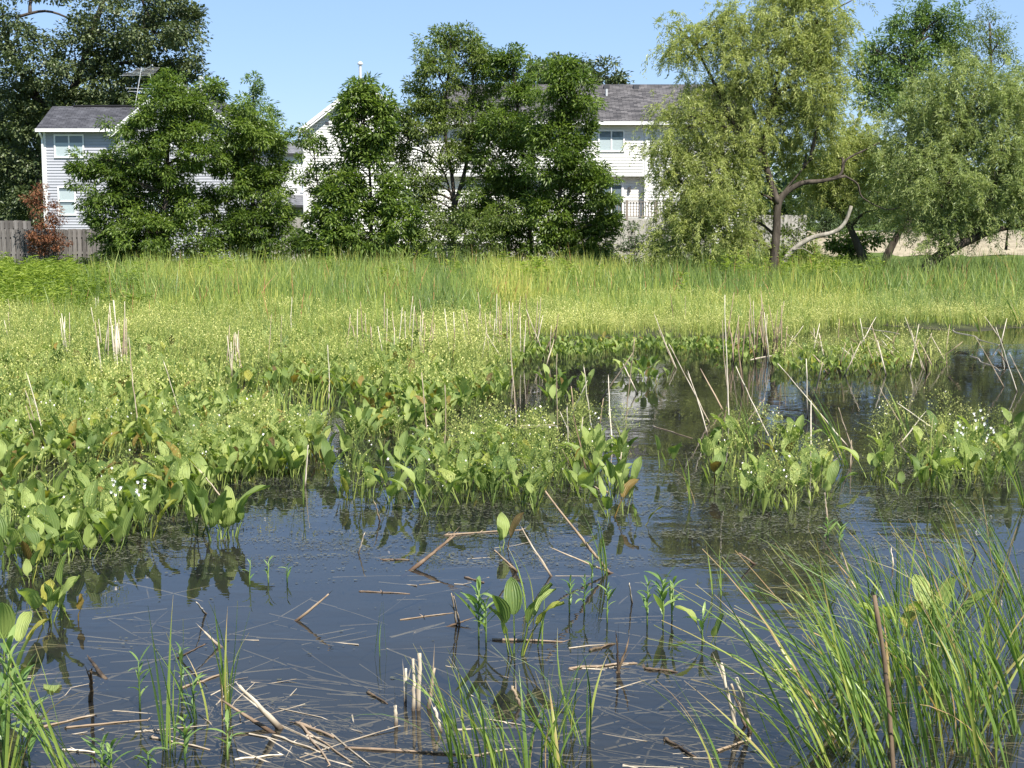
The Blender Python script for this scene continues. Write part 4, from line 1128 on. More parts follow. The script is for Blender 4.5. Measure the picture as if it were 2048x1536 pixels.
def inside(px, py, poly):
    px = np.asarray(px); py = np.asarray(py)
    r = np.zeros(px.shape, bool)
    n = len(poly)
    for i in range(n):
        x0, y0 = poly[i]; x1, y1 = poly[(i + 1) % n]
        c = ((y0 > py) != (y1 > py))
        r ^= c & (px < (x1 - x0) * (py - y0) / ((y1 - y0) if y1 != y0 else 1e-9) + x0)
    return r


def pool_gap(x, y):
    """small open pools within the left bed"""
    return y < 23.5 and mnoise.noise(Vector((x * 0.62, y * 0.42, 77.0))) + 0.35 * mnoise.noise(Vector((x * 1.7, y * 1.2, 5.0))) < -0.17


def vnoise(x, y, s, off=0.0):
    return np.array([mnoise.noise(Vector((a * s, b * s, off))) for a, b in zip(x, y)])


def blades_mesh(name, x, y, z, h, w, lean, az, yaw, tint, mat, seg=3):
    """tapered bent blades: each a ribbon of seg pieces"""
    n = len(x)
    t = np.linspace(0, 1, seg + 1)
    V = np.zeros((n, 2 * (seg + 1), 3))
    for i, tt in enumerate(t):
        cx = x + np.cos(az) * lean * h * tt ** 1.8
        cy = y + np.sin(az) * lean * h * tt ** 1.8
        cz = z + h * tt * (1 - 0.25 * lean * tt)
        ww = w * (1 - tt ** 1.6) * 0.5 + 0.0008
        V[:, 2 * i] = np.stack([cx - np.cos(yaw) * ww, cy - np.sin(yaw) * ww, cz], -1)
        V[:, 2 * i + 1] = np.stack([cx + np.cos(yaw) * ww, cy + np.sin(yaw) * ww, cz], -1)
    k = 2 * (seg + 1)
    q = np.array([(2 * i, 2 * i + 1, 2 * i + 3, 2 * i + 2) for i in range(seg)])
    faces = (q[None] + (np.arange(n) * k)[:, None, None]).reshape(-1, 4)
    return np_mesh(name, V.reshape(-1, 3), [faces], [mat], tint=np.repeat(tint, k))


def cattails():
    g = np.random.default_rng(21)
    N = 80000
    y = g.uniform(30.5, 58.5, N)
    x = g.uniform(-0.40, 0.40, N) * y
    z = ground_z(x, y)
    px, py = px_of(x, y, z)
    n1 = vnoise(x, y, 0.35); n2 = vnoise(x, y, 0.12, 9.0); n3 = vnoise(x, y, 0.9, 4.0)
    meadow = (px < 235 + 110 * n3 + 50 * g.normal(size=N)) & ((y > 36) | (g.random(N) < 0.75))
    # front edge of the tall growth differs along the shore
    edge = np.where(px < 1000, 33.5, np.where(px < 1150, 33.5 + (px - 1000) / 150 * 6, 39.5))
    edge = edge + 3.4 * n1 + 1.8 * n3 + 1.5 * vnoise(x, y, 2.2, 30.0)
    keep = (y > edge) & (~meadow)
    keep &= ~((px > 1640) & (y > 55))
    # thinner among the front ranks
    keep &= g.random(N) < np.clip(0.15 + (y - edge) / 5, 0, 1)
    x, y, z, px, n1, n2, n3, edge = [a[keep] for a in (x, y, z, px, n1, n2, n3, edge)]
    n = len(x)
    h = (1.05 + 0.22 * n1 + 0.18 * g.normal(size=n)) * np.where(y > 54, 0.8, 1.0) * (0.72 + 0.28 * sm(0, 4, y - edge))
    h = np.clip(h * (1 + 0.35 * n3 * (n1 > -0.2)), 0.3, 1.7)
    h = h * (1 + 0.42 * vnoise(x * 0.55, y * 0.12, 1.0, 61.0) * sm(44, 50, y))
    blue = (sm(1640, 1760, px) * 0.9) * np.clip(0.6 + n1, 0, 1)
    n4 = vnoise(x * 2.6, y * 0.8, 1.0, 14.0)
    tint = 0.50 + 0.45 * n2 + 0.35 * n1 + 0.30 * n4 + 0.20 * g.normal(size=n) - 0.28 * blue
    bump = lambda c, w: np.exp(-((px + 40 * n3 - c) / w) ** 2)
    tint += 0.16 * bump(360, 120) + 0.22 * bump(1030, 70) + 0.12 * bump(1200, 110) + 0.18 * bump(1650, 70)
    tint -= 0.20 * bump(690, 150) * (y < 48) + 0.22 * bump(880, 60) + 0.14 * bump(1440, 110)  # last term paints the willow's shade into the blade colour
    tint = np.clip(tint, 0.02, 0.95)
    tint = np.where(g.random(n) < 0.035, 1.0, tint)
    h = h * (1 + 0.18 * n4)
    w = 0.018 + 0.022 * g.random(n) ** 2
    lean = np.abs(g.normal(size=n)) * 0.26 + 0.03 + 0.15 * (px > 1640) * g.random(n)
    az = g.uniform(0, 2 * math.pi, n); yaw = g.uniform(-0.9, 0.9, n)
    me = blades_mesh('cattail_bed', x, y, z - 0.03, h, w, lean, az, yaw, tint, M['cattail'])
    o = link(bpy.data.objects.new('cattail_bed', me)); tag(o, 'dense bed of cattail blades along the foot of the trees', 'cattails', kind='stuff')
    # fine soft grass between the flower stands, thinning towards the water
    N = 60000
    y = g.uniform(17, 41, N); x = g.uniform(-0.38, 0.38, N) * y
    z = np.maximum(ground_z(x, y), 0.0); px, py = px_of(x, y, z)
    n1 = vnoise(x, y, 0.45, 21.0); n2 = vnoise(x, y, 1.1, 23.0)
    pr = np.clip(0.15 + 1.3 * n1 + 0.7 * n2 + 0.5 * sm(24, 33, y), 0, 1)
    keep = (((px < 1060) & inside(px, py, [(-500, 900), (500, 860), (900, 760), (1060, 715), (1060, 560), (-500, 560)])) | ((px >= 1040) & (y > 31.5 + 3.6 * sm(1550, 1700, px)))) & (g.random(N) < pr)
    x, y, z, px, n1, n2 = [a[keep] for a in (x, y, z, px, n1, n2)]; n = len(x)
    h = 0.42 + 0.25 * sm(24, 38, y) + 0.2 * n1 + 0.10 * g.normal(size=n)
    tint = np.clip(0.52 + 0.4 * n2 + 0.18 * g.normal(size=n) - 0.3 * sm(1700, 1850, px), 0.02, 0.95)
    me = blades_mesh('marsh_grass', x, y, z - 0.03, np.clip(h, 0.2, 1.0), 0.009 + 0.012 * g.random(n), np.abs(g.normal(size=n)) * 0.4 + 0.05, g.uniform(0, 6.28, n), g.uniform(-0.9, 0.9, n), tint, M['cattail'])
    o = link(bpy.data.objects.new('marsh_grass', me)); tag(o, 'fine soft grass growing through the marsh flowers', 'grass', kind='stuff')
    # bright broad leaved herbs of the meadow at the left, and among the cattails
    N = 7200
    y = g.uniform(34, 57.5, N); x = g.uniform(-0.40, 0.36, N) * y
    z = ground_z(x, y); px, py = px_of(x, y, z); n1 = vnoise(x, y, 0.45, 2.0); n3 = vnoise(x, y, 0.9, 4.0)
    keep = ((px < 250 + 110 * n3 + 40 * g.normal(size=N)) & (g.random(N) < 1.0)) | ((px < 1640) & (n1 > 0.28) & (y > 41) & (g.random(N) < 0.5)) | ((px > 1560) & (px < 1760) & (y > 45) & (y < 54) & (g.random(N) < 0.5))
    keep &= g.random(N) < np.clip((y - 34 + 2 * n3) / 5, 0, 1)
    x, y, z, px, n1 = [a[keep] for a in (x, y, z, px, n1)]
    P_, D_, N_, T_ = [], [], [], []
    for i in range(len(x)):
        m = 34
        h = (0.58 + 0.35 * n1[i] + 0.15 * g.normal()) * (0.6 + 0.4 * min(1, (y[i] - 34) / 6))
        if px[i] > 255: h += 0.25
        t = g.random(m) ** 0.6
        a = g.uniform(0, 2 * math.pi, m)
        o = np.stack([np.cos(a), np.sin(a), 0.15 + 0.3 * g.random(m)], -1)
        P_.append(np.stack([x[i] + 0.06 * g.normal(size=m), y[i] + 0.06 * g.normal(size=m), z[i] + 0.08 + t * h], -1))
        D_.append(o); N_.append(np.array([0, 0, 1.0]) + g.normal(size=(m, 3)) * 0.3)
        T_.append(np.clip(0.5 + 0.4 * n1[i] + 0.2 * g.normal(size=m), 0, 1))
    P_, D_, N_, T_ = map(np.concatenate, (P_, D_, N_, T_))
    k = len(P_)
    me = leaves_mesh('herb_meadow', P_, D_, N_, 0.15 + 0.08 * g.random(k), 0.035 + 0.02 * g.random(k), T_, M['herb'])
    o = link(bpy.data.objects.new('herb_meadow', me)); tag(o, 'bright yellow green leafy herbs growing before the fence', 'herbs', kind='stuff')


cattails()


def panicle(seed, h=0.55, lod=False):
    """airy water plantain flower stand: a stem, whorled branches, buds and small blossoms; returns V, tris, tint"""
    g = np.random.default_rng(seed)
    V, T, C = [], [], []

    def ribbon(a, b, w, c):
        a, b = np.array(a), np.array(b)
        d = b - a; s = np.cross(d, g.normal(size=3)); s = s / (np.linalg.norm(s) + 1e-9) * w
        i = len(V); V.extend([a - s, a + s, b]); T.append((i, i + 1, i + 2)); C.extend([c] * 3)

    def bud(p, r, c):
        a = g.uniform(0, 6.28)
        u = np.array([math.cos(a), math.sin(a), 0.3 * g.normal()]) * r
        v = np.array([-math.sin(a) * 0.3, math.cos(a) * 0.3, 1.0]) * r
        i = len(V); V.extend([p - u, p - v, p + u, p + v]); T.extend([(i, i + 1, i + 2), (i, i + 2, i + 3)]); C.extend([c] * 4)
    top = np.array([g.normal() * 0.04, g.normal() * 0.04, h])
    ribbon((0, 0, -0.05), top, 0.004, 0.25)
    n = 0
    for lv, (tz, L) in enumerate(((0.42, 0.30), (0.58, 0.24), (0.72, 0.18), (0.85, 0.12), (0.95, 0.07))):
        base = top * tz
        a0 = g.uniform(0, 6.28)
        for k in range((3 if lod else 5) if lv < 3 else (2 if lod else 4)):
            a = a0 + k * (2.1 if lod else 1.3) + g.normal() * 0.2
            e = base + np.array([math.cos(a) * L, math.sin(a) * L, L * (0.45 + 0.3 * g.random())]) * (0.8 + 0.4 * g.random())
            ribbon(base, e, 0.0022, 0.3)
            for q in range((2 if lod else 3) if lv < 3 else (1 if lod else 2)):
                tt = g.uniform(0.45, 1.0)
                p0 = base + (e - base) * tt
                p = p0 + g.normal(size=3) * 0.035 + np.array([0, 0, 0.02])
                if not lod: ribbon(p0, p, 0.0015, 0.35)
                c = 1.0 if (g.random() < 0.012 and not lod) else float(np.clip(0.52 + 0.17 * g.normal(), 0.2, 0.9))
                bud(p, g.uniform(0.006, 0.010) * (1.35 if lod else 1) if c < 1 else 0.011, c); n += 1
    # narrow leaves at the foot
    for k in range(3 if lod else 5):
        a = g.uniform(0, 6.28); L = g.uniform(0.15, 0.34); r = g.uniform(0.04, 0.16)
        b = np.array([math.cos(a) * r, math.sin(a) * r, L])
        s = np.array([-math.sin(a), math.cos(a), 0]) * g.uniform(0.006, 0.016)
        m = b * 0.55 + np.array([0, 0, 0.03])
        i = len(V); V.extend([np.zeros(3), m - s, m + s, b]); T.extend([(i, i + 2, i + 1), (i + 1, i + 2, i + 3)]); C.extend([0.2 + 0.2 * g.random()] * 4)
    return np.array(V), np.array(T), np.array(C)


PAN = [panicle(300 + k) for k in range(5)] + [panicle(320 + k, lod=True) for k in range(6)]


LEFT_BED = [(-300, 1300), (-20, 1215), (110, 1150), (210, 1110), (330, 1085), (470, 1070), (490, 1030), (420, 985), (500, 965), (600, 950), (640, 915), (760, 890), (870, 850), (1010, 800), (1030, 745), (1060, 700), (1000, 690), (-500, 690)]
SHORE_BAND = [(1010, 745), (1060, 725), (1200, 716), (1280, 708), (1400, 712), (1500, 728), (1520, 692), (1060, 686)]
RIGHT_BAND = [(1540, 745), (1560, 715), (1680, 705), (1800, 700), (1860, 720), (1790, 748), (1640, 752)]
ISLAND = [(890, 1000), (905, 940), (960, 900), (1080, 905), (1140, 950), (1120, 1000), (1010, 1020)]


def froth():
    g = np.random.default_rng(31)
    N = 30000
    y = g.uniform(10.0, 43, N); x = g.uniform(-0.38, 0.38, N) * y
    z = np.maximum(ground_z(x, y), 0.0)
    px, py = px_of(x, y, z)
    n1 = vnoise(x, y, 0.5, 5.0); n2 = vnoise(x, y, 1.3, 8.0)
    lb = inside(px, py, LEFT_BED)
    back = (y > 27.5) & (y < 38.0 + n1 * 3 + n2 * 2) & (px < 1060) & (~lb)
    right = (y > 30.8 + 0.8 * n2 + 3.6 * sm(1550, 1700, px)) & (y < 41.5 + 1.5 * n1) & (px >= 1060)
    isl = inside(px, py, ISLAND)
    pr = np.zeros(N)
    pr = np.where(lb, np.clip(0.10 + 0.38 * n1 + 0.20 * n2 + 0.24 * sm(18, 25, y), 0.0, 0.62), pr)
    pr = np.where(back, np.clip(0.55 + 0.9 * n1, 0.08, 0.9) * (1 - sm(33, 41, y)), pr); pr = np.where(right, 0.95, pr); pr = np.where(isl, 0.34, pr)
    for poly, q in (([(1440, 965), (1440, 880), (1570, 880), (1580, 965)], 0.10), ([(1750, 1000), (1760, 850), (1900, 850), (1900, 1000)], 0.07), ([(1900, 1000), (1900, 860), (2080, 860), (2080, 1000)], 0.09), ([(1380, 1035), (1400, 950), (1640, 950), (1640, 1035)], 0.10), ([(640, 1000), (660, 900), (900, 880), (900, 960)], 0.05), ([(1120, 960), (1130, 880), (1260, 880), (1260, 960)], 0.10), ([(650, 1040), (660, 985), (1110, 985), (1110, 1040)], 0.05), ([(1540, 750), (1540, 690), (1900, 690), (1900, 750)], 0.22)):
        pr = np.where(inside(px, py, poly) & (pr < q), q, pr)
    # near the camera the density per square metre can be lower
    keep = g.random(N) < pr
    keep &= (y > 19) | (px > 1060) | (g.random(N) < 0.42 + 0.25 * sm(14, 19, y))
    keep &= ~(lb & np.array([pool_gap(a, b) for a, b in zip(x, y)]))
    # thin to open spots of water within the left bed
    keep &= ~(lb & (n2 < -0.32))
    x, y, z, px, n1 = [a[keep] for a in (x, y, z, px, n1)]
    Vs, Ts, Cs = [], [], []; off = 0
    n = len(x)
    kind = np.where(y > 17, g.integers(5, len(PAN), n), g.integers(0, 5, n)); rot = g.uniform(0, 6.28, n)
    sc_ = 0.62 + 0.5 * g.random(n) + 0.2 * n1
    sc_ = np.where(px > 1060, sc_ * 0.85, sc_)
    dt = 0.12 * g.normal(size=n) + 0.12 * n1 + np.where((px > 1060) & (y > 28), 0.12, 0.0) - 0.12 * (1 - sm(13, 19, y)) + 0.12 * vnoise(x, y, 0.25, 44.0)
    for k in range(len(PAN)):
        m = kind == k
        V, T, C = PAN[k]
        c, s = np.cos(rot[m]), np.sin(rot[m])
        X = V[None, :, 0] * c[:, None] - V[None, :, 1] * s[:, None]
        Y = V[None, :, 0] * s[:, None] + V[None, :, 1] * c[:, None]
        Z = np.broadcast_to(V[None, :, 2], X.shape)
        W = np.stack([X, Y, Z], -1) * sc_[m][:, None, None] + np.stack([x[m], y[m], z[m]], -1)[:, None, :]
        nn = m.sum()
        Ts.append((T[None] + (np.arange(nn) * len(V))[:, None, None] + off).reshape(-1, 3))
        Vs.append(W.reshape(-1, 3)); off += nn * len(V)
        cc = np.where(C[None] >= 0.99, 1.0, np.clip(C[None] + dt[m][:, None], 0, 0.95))
        Cs.append(cc.ravel())
    print('panicles', n, 'tris', sum(len(t) for t in Ts))
    me = np_mesh('flowering_marsh_plants', np.concatenate(Vs), [np.concatenate(Ts)], [M['froth']], tint=np.concatenate(Cs))
    o = link(bpy.data.objects.new('flowering_marsh_plants', me)); tag(o, 'airy yellow green flower stands with tiny white blossoms covering the marsh', 'marsh plants', kind='stuff')


froth()

# ------------------------------------------------------------------ broad leaved water plantain
def plantain_leaf(seed, petiole, lean, L, W, curl, fold=0.25):
    """one leaf on its stalk, growing from the origin and leaning to +Y; returns V, quads, tris, uv"""
    g = random.Random(seed)
    V, Q, UV = [], [], []
    # stalk: triangular tube
    pts = []
    for i in range(5):
        t = i / 4
        pts.append(Vector((0.02 * g.uniform(-1, 1) * t, math.sin(lean) * petiole * t ** 1.4, -0.06 + (petiole * math.cos(lean) + 0.06) * t)))
    for i, p in enumerate(pts):
        rr = 0.0085 - 0.004 * i / 4
        for k in range(3):
            a = k * 2.094
            V.append((p.x + rr * math.cos(a), p.y + rr * math.sin(a), p.z)); UV.append((0.47, 0.0))
    for i in range(4):
        for k in range(3):
            Q.append((i * 3 + k, i * 3 + (k + 1) % 3, (i + 1) * 3 + (k + 1) % 3, (i + 1) * 3 + k))
    # blade
    d = (pts[4] - pts[3]).normalized(); p = pts[4].copy()
    ang = math.atan2(d.y, d.z)
    rows, cols = 8, 5
    b = len(V)
    roll = g.uniform(-0.3, 0.3); wav = g.uniform(0.0, 0.012)
    for i in range(rows):
        t = i / (rows - 1)
        w = W * 0.5 * (1.85 * (t + 0.015) ** 0.55 * (1 - t) ** 0.72) if t < 1 else 0.001
        w *= 1 + g.uniform(-0.10, 0.07)
        aa = ang + curl * t
        if i: p = p + Vector((0, math.sin(aa), math.cos(aa))) * (L / (rows - 1))
        nv = Vector((0, -math.cos(aa), math.sin(aa)))      # upper side faces the plant's axis
        for j in range(cols):
            u = (j / (cols - 1) - 0.5) * 2
            q = p + Vector((1, 0, 0)) * (u * w) + nv * (abs(u) ** 1.3 * w * fold * 2 - wav * math.sin(9 * t + 2 * u)) + nv * (u * roll * w)
            V.append(tuple(q)); UV.append((0.5 + 0.5 * u, t))
    for i in range(rows - 1):
        for j in range(cols - 1):
            Q.append((b + i * cols + j, b + i * cols + j + 1, b + (i + 1) * cols + j + 1, b + (i + 1) * cols + j))
    return np.array(V), np.array(Q), np.array(UV)


PL = []
for k in range(18):
    rr = random.Random(900 + k)
    young = k % 6 == 5
    PL.append(plantain_leaf(900 + k, rr.uniform(0.06, 0.12) if young else rr.uniform(0.09, 0.25), rr.uniform(0.08, 0.58), rr.uniform(0.12, 0.17) if young else rr.uniform(0.18, 0.265), rr.uniform(0.105, 0.165) * (0.75 if young else 1.0), rr.uniform(-0.2, 0.75), rr.uniform(0.10, 0.34)))
PLL = []
for k, (V, Q, UV) in enumerate(PL):
    st = [0, 1, 12, 13]
    rows = [0, 2, 4, 6, 7]
    ids = st + [15 + i * 5 + j for i in rows for j in (0, 2, 4)]
    q = [(0, 1, 3, 2)] + [(4 + i * 3 + j, 4 + i * 3 + j + 1, 4 + (i + 1) * 3 + j + 1, 4 + (i + 1) * 3 + j) for i in range(4) for j in range(2)]
    PLL.append((V[ids], np.array(q), UV[ids]))
PLM = []
for k, (V, Q, UV) in enumerate(PL):
    me = np_mesh('plantain_leaf', V, [Q], [M['plantain']], tint=np.zeros(len(V)), uv=UV, smooth=True)
    PLM.append(me)
FLOAT_LEAF = plantain_leaf(77, 0.10, 1.25, 0.22, 0.12, 0.35, 0.06)
FLM = np_mesh('floating_leaf', FLOAT_LEAF[0], [FLOAT_LEAF[1]], [M['plantain']], tint=np.zeros(len(FLOAT_LEAF[0])), uv=FLOAT_LEAF[2], smooth=True)


def add_plantain(loc, n, size, label, group, r, name='water_plantain'):
    root = empty(name, loc, label, 'water plantain', group)
    a0 = r.uniform(0, 6.28)
    for k in range(n):
        o = link(bpy.data.objects.new('leaf', PLM[r.randrange(len(PLM))]))
        s = size * r.uniform(0.72, 1.12)
        o.parent = root
        a = a0 + k * 2.4 + r.uniform(-0.4, 0.4)
        rad = 0.03 * size
        o.location = (math.cos(a) * rad, math.sin(a) * rad, 0)
        o.rotation_euler = (r.uniform(-0.08, 0.08), r.uniform(-0.08, 0.08), a - math.pi / 2)
        o.scale = (s, s, s)
    return root


def plantains():
    r = random.Random(5); g = np.random.default_rng(55)
    named = [
        (700, 1000, 4, 1.0, 'large plantain with one brown leaf at the left end of the middle row'),
        (742, 995, 5, 1.05, 'upright dark leaved plantain beside the brown leaved one'),
        (785, 1010, 5, 0.95, 'yellow green plantain with upright crinkled leaf in the middle row'),
        (838, 1015, 4, 0.95, 'plantain with pale blotched leaf in the middle row'),
        (862, 1030, 3, 1.05, 'plantain with a single tall light leaf in front of the middle row'),
        (925, 1008, 4, 1.0, 'plantain with nodding dark leaf below the flowering island'),
        (975, 1005, 3, 1.1, 'plantain with a tall glowing oval leaf below the flowering island'),
        (1040, 1010, 3, 1.0, 'plantain leaning left at the right end of the middle row'),
        (1068, 1020, 4, 0.9, 'dense small plantain under the island edge'),
        (1222, 1035, 4, 0.95, 'dark leaved plantain standing alone in open water'),
        (1250, 1030, 2, 0.9, 'thin plantain with two pale leaves in open water'),
        (1283, 1050, 2, 0.9, 'plantain with one curled leaf touching the water'),
        (1008, 1100, 3, 0.8, 'plantain with low drooping leaves beside the floating stalk'),
        (1180, 930, 5, 1.0, 'plantain with a large pale leaning leaf beside the standing stalks'),
        (1212, 920, 4, 0.9, 'plantain crowded between the standing stalks'),
        (1322, 935, 2, 0.85, 'narrow plantain with an upright leaf, left of a pair'),
        (1342, 940, 2, 0.95, 'narrow plantain with a glossy pale leaf, right of a pair'),
        (1250, 915, 3, 0.8, 'small plantain behind the lone open water plants'),
        (1422, 905, 3, 0.95, 'plantain at the foot of the leaning pale stalk'),
        (1495, 890, 3, 0.85, 'plantain with a folded pale leaf beside the green blades'),
        (1590, 910, 9, 1.05, 'thick pale yellow plantain clump in the right water'),
        (1440, 960, 4, 0.85, 'low plantain in the floating scum right of the middle'),
        (1485, 1000, 4, 0.8, 'tangled small plantain in the dark reflection'),
        (1540, 985, 3, 0.85, 'small plantain with an orange brown leaf'),
        (1600, 985, 3, 0.8, 'faint small plantain right of the orange leaf'),
        (1765, 965, 3, 0.95, 'dark plantain with one pale leaf at the right scum'),
        (1850, 980, 5, 1.0, 'grassy looking plantain clump among green blades at the right'),
        (1835, 950, 4, 0.9, 'plantain behind the grassy clump at the right'),
        (1985, 965, 3, 1.05, 'plantain with a big dark slanting leaf near the right edge'),
        (2015, 985, 2, 0.9, 'plantain with a small hanging leaf near the right edge'),
        (2030, 890, 6, 1.0, 'bright plantain clump at the right edge of the picture'),
        (1030, 1310, 6, 1.15, 'plantain with one bright upright and one dark drooping leaf in the near water'),
        (95, 1245, 4, 1.0, 'plantain with a reddish brown leaf in the near left water'),
        (112, 1240, 3, 1.05, 'tall plantain with a bright leaf in the near left water'),
        (150, 1240, 2, 0.85, 'plantain with one dark shaded leaf in the near left water'),
        (395, 1070, 6, 1.15, 'big leaved plantain at the tip of the left bed, leftmost of three'),
        (430, 1080, 7, 1.2, 'big leaved plantain at the tip of the left bed, middle of three'),
        (462, 1075, 6, 1.25, 'big leaved plantain with a broad glowing leaf at the tip of the left bed'),
        (295, 1075, 5, 1.05, 'pale leaved plantain beside the tip of the left bed'),
        (240, 1090, 3, 0.85, 'small plantain with leaning oval leaves at the left bed edge'),
        (96, 1160, 2, 1.05, 'plantain with a tall pale mottled leaf at the left bed edge'),
        (540, 955, 6, 1.0, 'dense leafy plantain at the inner corner of the left bed'),
        (590, 955, 6, 1.05, 'plantain with a bluish glossy leaf at the corner of the left bed'),
        (640, 925, 5, 0.95, 'plantain standing in the dark water beyond the corner of the left bed'),
        (800, 940, 3, 0.85, 'small brownish plantain behind the middle row'),
        (1790, 1290, 4, 0.95, 'plantain half hidden among the near green blades'),
        (1870, 1290, 5, 1.1, 'broad leaved plantain deep in the near sedges'),
        (1420, 1285, 3, 0.75, 'small plantain beside the near smartweed'),
        (12, 1360, 6, 1.1, 'yellow green plantain at the left edge of the near water'),
    ]
    for (px, py, n, s, lab) in named:
        p = P(px, py)
        add_plantain((p.x, p.y, 0), n, s, lab, None, r)
    p = P(78, 1352)
    fl = empty('floating_leaf', (p.x, p.y, 0.0), 'lone round plantain leaf lying on the near left water', 'leaf')
    o = link(bpy.data.objects.new('blade', FLM)); o.parent = fl; o.rotation_euler = (R(-18), 0, R(200)); o.location = (0.05, 0, -0.02)
    # the beds
    zones = [(LEFT_BED, 3300, 'left'), (SHORE_BAND, 420, 'shore'), (RIGHT_BAND, 230, 'right'), (ISLAND, 36, 'island'), ([(640, 1000), (660, 900), (880, 870), (895, 1000)], 20, 'gap'), ([(1120, 1010), (1130, 890), (1280, 890), (1290, 1000)], 16, 'foot'),
             ([(1400, 1010), (1410, 900), (1650, 900), (1650, 1010)], 16, 'mid'), ([(1730, 1000), (1740, 900), (2040, 880), (2040, 990)], 22, 'edge'), ([(1085, 812), (1175, 812), (1175, 780), (1085, 780)], 14, 'tuft'), ([(1225, 775), (1340, 775), (1340, 745), (1225, 745)], 16, 'tuft2')]
    lab = {'left': ('broad leaved water plantain in the dense green bed that fills the left side', 'plantains of the left bed'),
           'shore': ('broad leaved water plantain in the band along the far shore of the pond', 'plantains of the far shore'),
           'right': ('broad leaved water plantain among leaning sticks at the far right shore', 'plantains of the far right shore'),
           'island': ('water plantain on the small flowering island in the middle', 'plantains of the island'),
           'gap': ('water plantain between the left bed and the island', 'plantains between bed and island'),
           'foot': ('water plantain at the feet of the upright pool stalks', 'plantains at the pool stalks'),
           'mid': ('water plantain among thin flower stands of the right pool', 'plantains of the right pool'),
           'edge': ('water plantain around the white flowered arrowheads at the right', 'plantains at the arrowheads'),
           'tuft': ('water plantain of the small tuft standing in dark water beyond the island', 'plantains of the far tuft'),
           'tuft2': ('water plantain of the tuft beside the white house reflection', 'plantains by the reflection')}
    cand = []
    for poly, n, key in zones:
        xs = [P(a, b) for a, b in poly]
        x0, x1 = min(v.x for v in xs), max(v.x for v in xs); y0, y1 = min(v.y for v in xs), max(v.y for v in xs)
        x1 = min(x1, 0.37 * y1); x0 = max(x0, -0.37 * y1)
        c = 0; tries = 0
        while c < n and tries < n * 30:
            tries += 1
            x, y = g.uniform(x0, x1), g.uniform(y0, y1)
            if abs(x) > 0.365 * y: continue
            a, b = px_of(np.array([x]), np.array([y]), np.array([0.0]))
            if not inside(a, b, poly)[0]: continue
            if key == 'left' and pool_gap(x, y):
                c += 0.5
                continue
            if key == 'left':
                nv = mnoise.noise(Vector((x * 0.8, y * 0.8, 1.0)))
                if r.random() > 0.62 + 0.75 * nv - 0.5 * float(sm(20, 26, y)): 
                    c += 0.35
                    continue
            s = r.uniform(0.7, 1.05) * (0.68 if key in ('shore', 'right') else 1.0)
            cand.append((s / y, x, y, s, key)); c += 1
    places = [(20, 1180, 'water plantain at the left picture edge in the front of the left bed'), (150, 1110, 'water plantain by the mottled leaf in the front of the left bed'),
              (250, 1050, 'water plantain beside the white arrowheads of the left bed'), (380, 1030, 'water plantain just behind the big leaved tip of the left bed'), (90, 930, 'water plantain at the foot of the three leaning stalks'),
              (280, 880, 'water plantain at the foot of the slender stalk in the left bed'), (385, 900, 'water plantain at the foot of the stalk leaning in the left bed'), (500, 930, 'water plantain behind the inner corner of the left bed'),
              (620, 890, 'water plantain left of the stalk with the brown foot'), (200, 990, 'water plantain in the thick of the left bed before the stalks'), (760, 860, 'water plantain at the edge of the dark pool in the left bed'),
              (560, 840, 'water plantain in the middle of the left bed'), (20, 1030, 'water plantain at the left picture edge below the three stalks'), (100, 830, 'water plantain behind the three leaning stalks'), (850, 820, 'water plantain in the far right lobe of the left bed')]
    cand.sort(reverse=True)
    print('plantain candidates', len(cand))
    lim = 300 - len(named)
    for q, x, y, s, key in cand[:lim]:
        l, grp = lab[key]
        n = r.choice((3, 4, 4, 5, 6))
        if key == 'left':
            a, b = px_of(np.array([x]), np.array([y]), np.array([0.0]))
            l = min(places, key=lambda t: (t[0] - a[0]) ** 2 + 2.5 * (t[1] - b[0]) ** 2)[2]
        l = ('big ' if s > 0.93 and key != 'left' else 'small ' if s < 0.8 and key != 'left' else '') + ('three', 'four', 'five', 'six')[n - 3] + ' leaved ' + l
        add_plantain((x, y, max(0.0, gz(x, y))), n, s, l, grp, r)
    # the rest of the beds, too many and small: one mass
    Vs, Qs, Us, Ts = [], [], [], []; off = 0
    for q, x, y, s, key in cand[lim:]:
        tt = r.random()
        a0 = r.uniform(0, 6.28); z = max(0.0, gz(x, y))
        for k in range(r.choice((3, 4, 4, 5))):
            V, Q, UV = PLL[r.randrange(len(PLL))]
            a = a0 + 2.4 * k; c, sn = math.cos(a), math.sin(a); ss = s * r.uniform(0.7, 1.1)
            W = np.stack([V[:, 0] * c - V[:, 1] * sn + x / ss, V[:, 0] * sn + V[:, 1] * c + y / ss, V[:, 2] + z / ss], -1) * ss
            Vs.append(W); Qs.append(Q + off); Us.append(UV); off += len(V)
            Ts.append(np.full(len(V), r.random() * 0.93))
    me = np_mesh('plantain_bed', np.concatenate(Vs), [np.concatenate(Qs)], [M['plantain']], tint=np.concatenate(Ts), uv=np.concatenate(Us), smooth=True)
    print('plantain bed quads', sum(len(q) for q in Qs))
    o = link(bpy.data.objects.new('plantain_bed', me)); tag(o, 'dense far part of the plantain bed, leaves too small to count', 'water plantain', kind='stuff')


plantains()

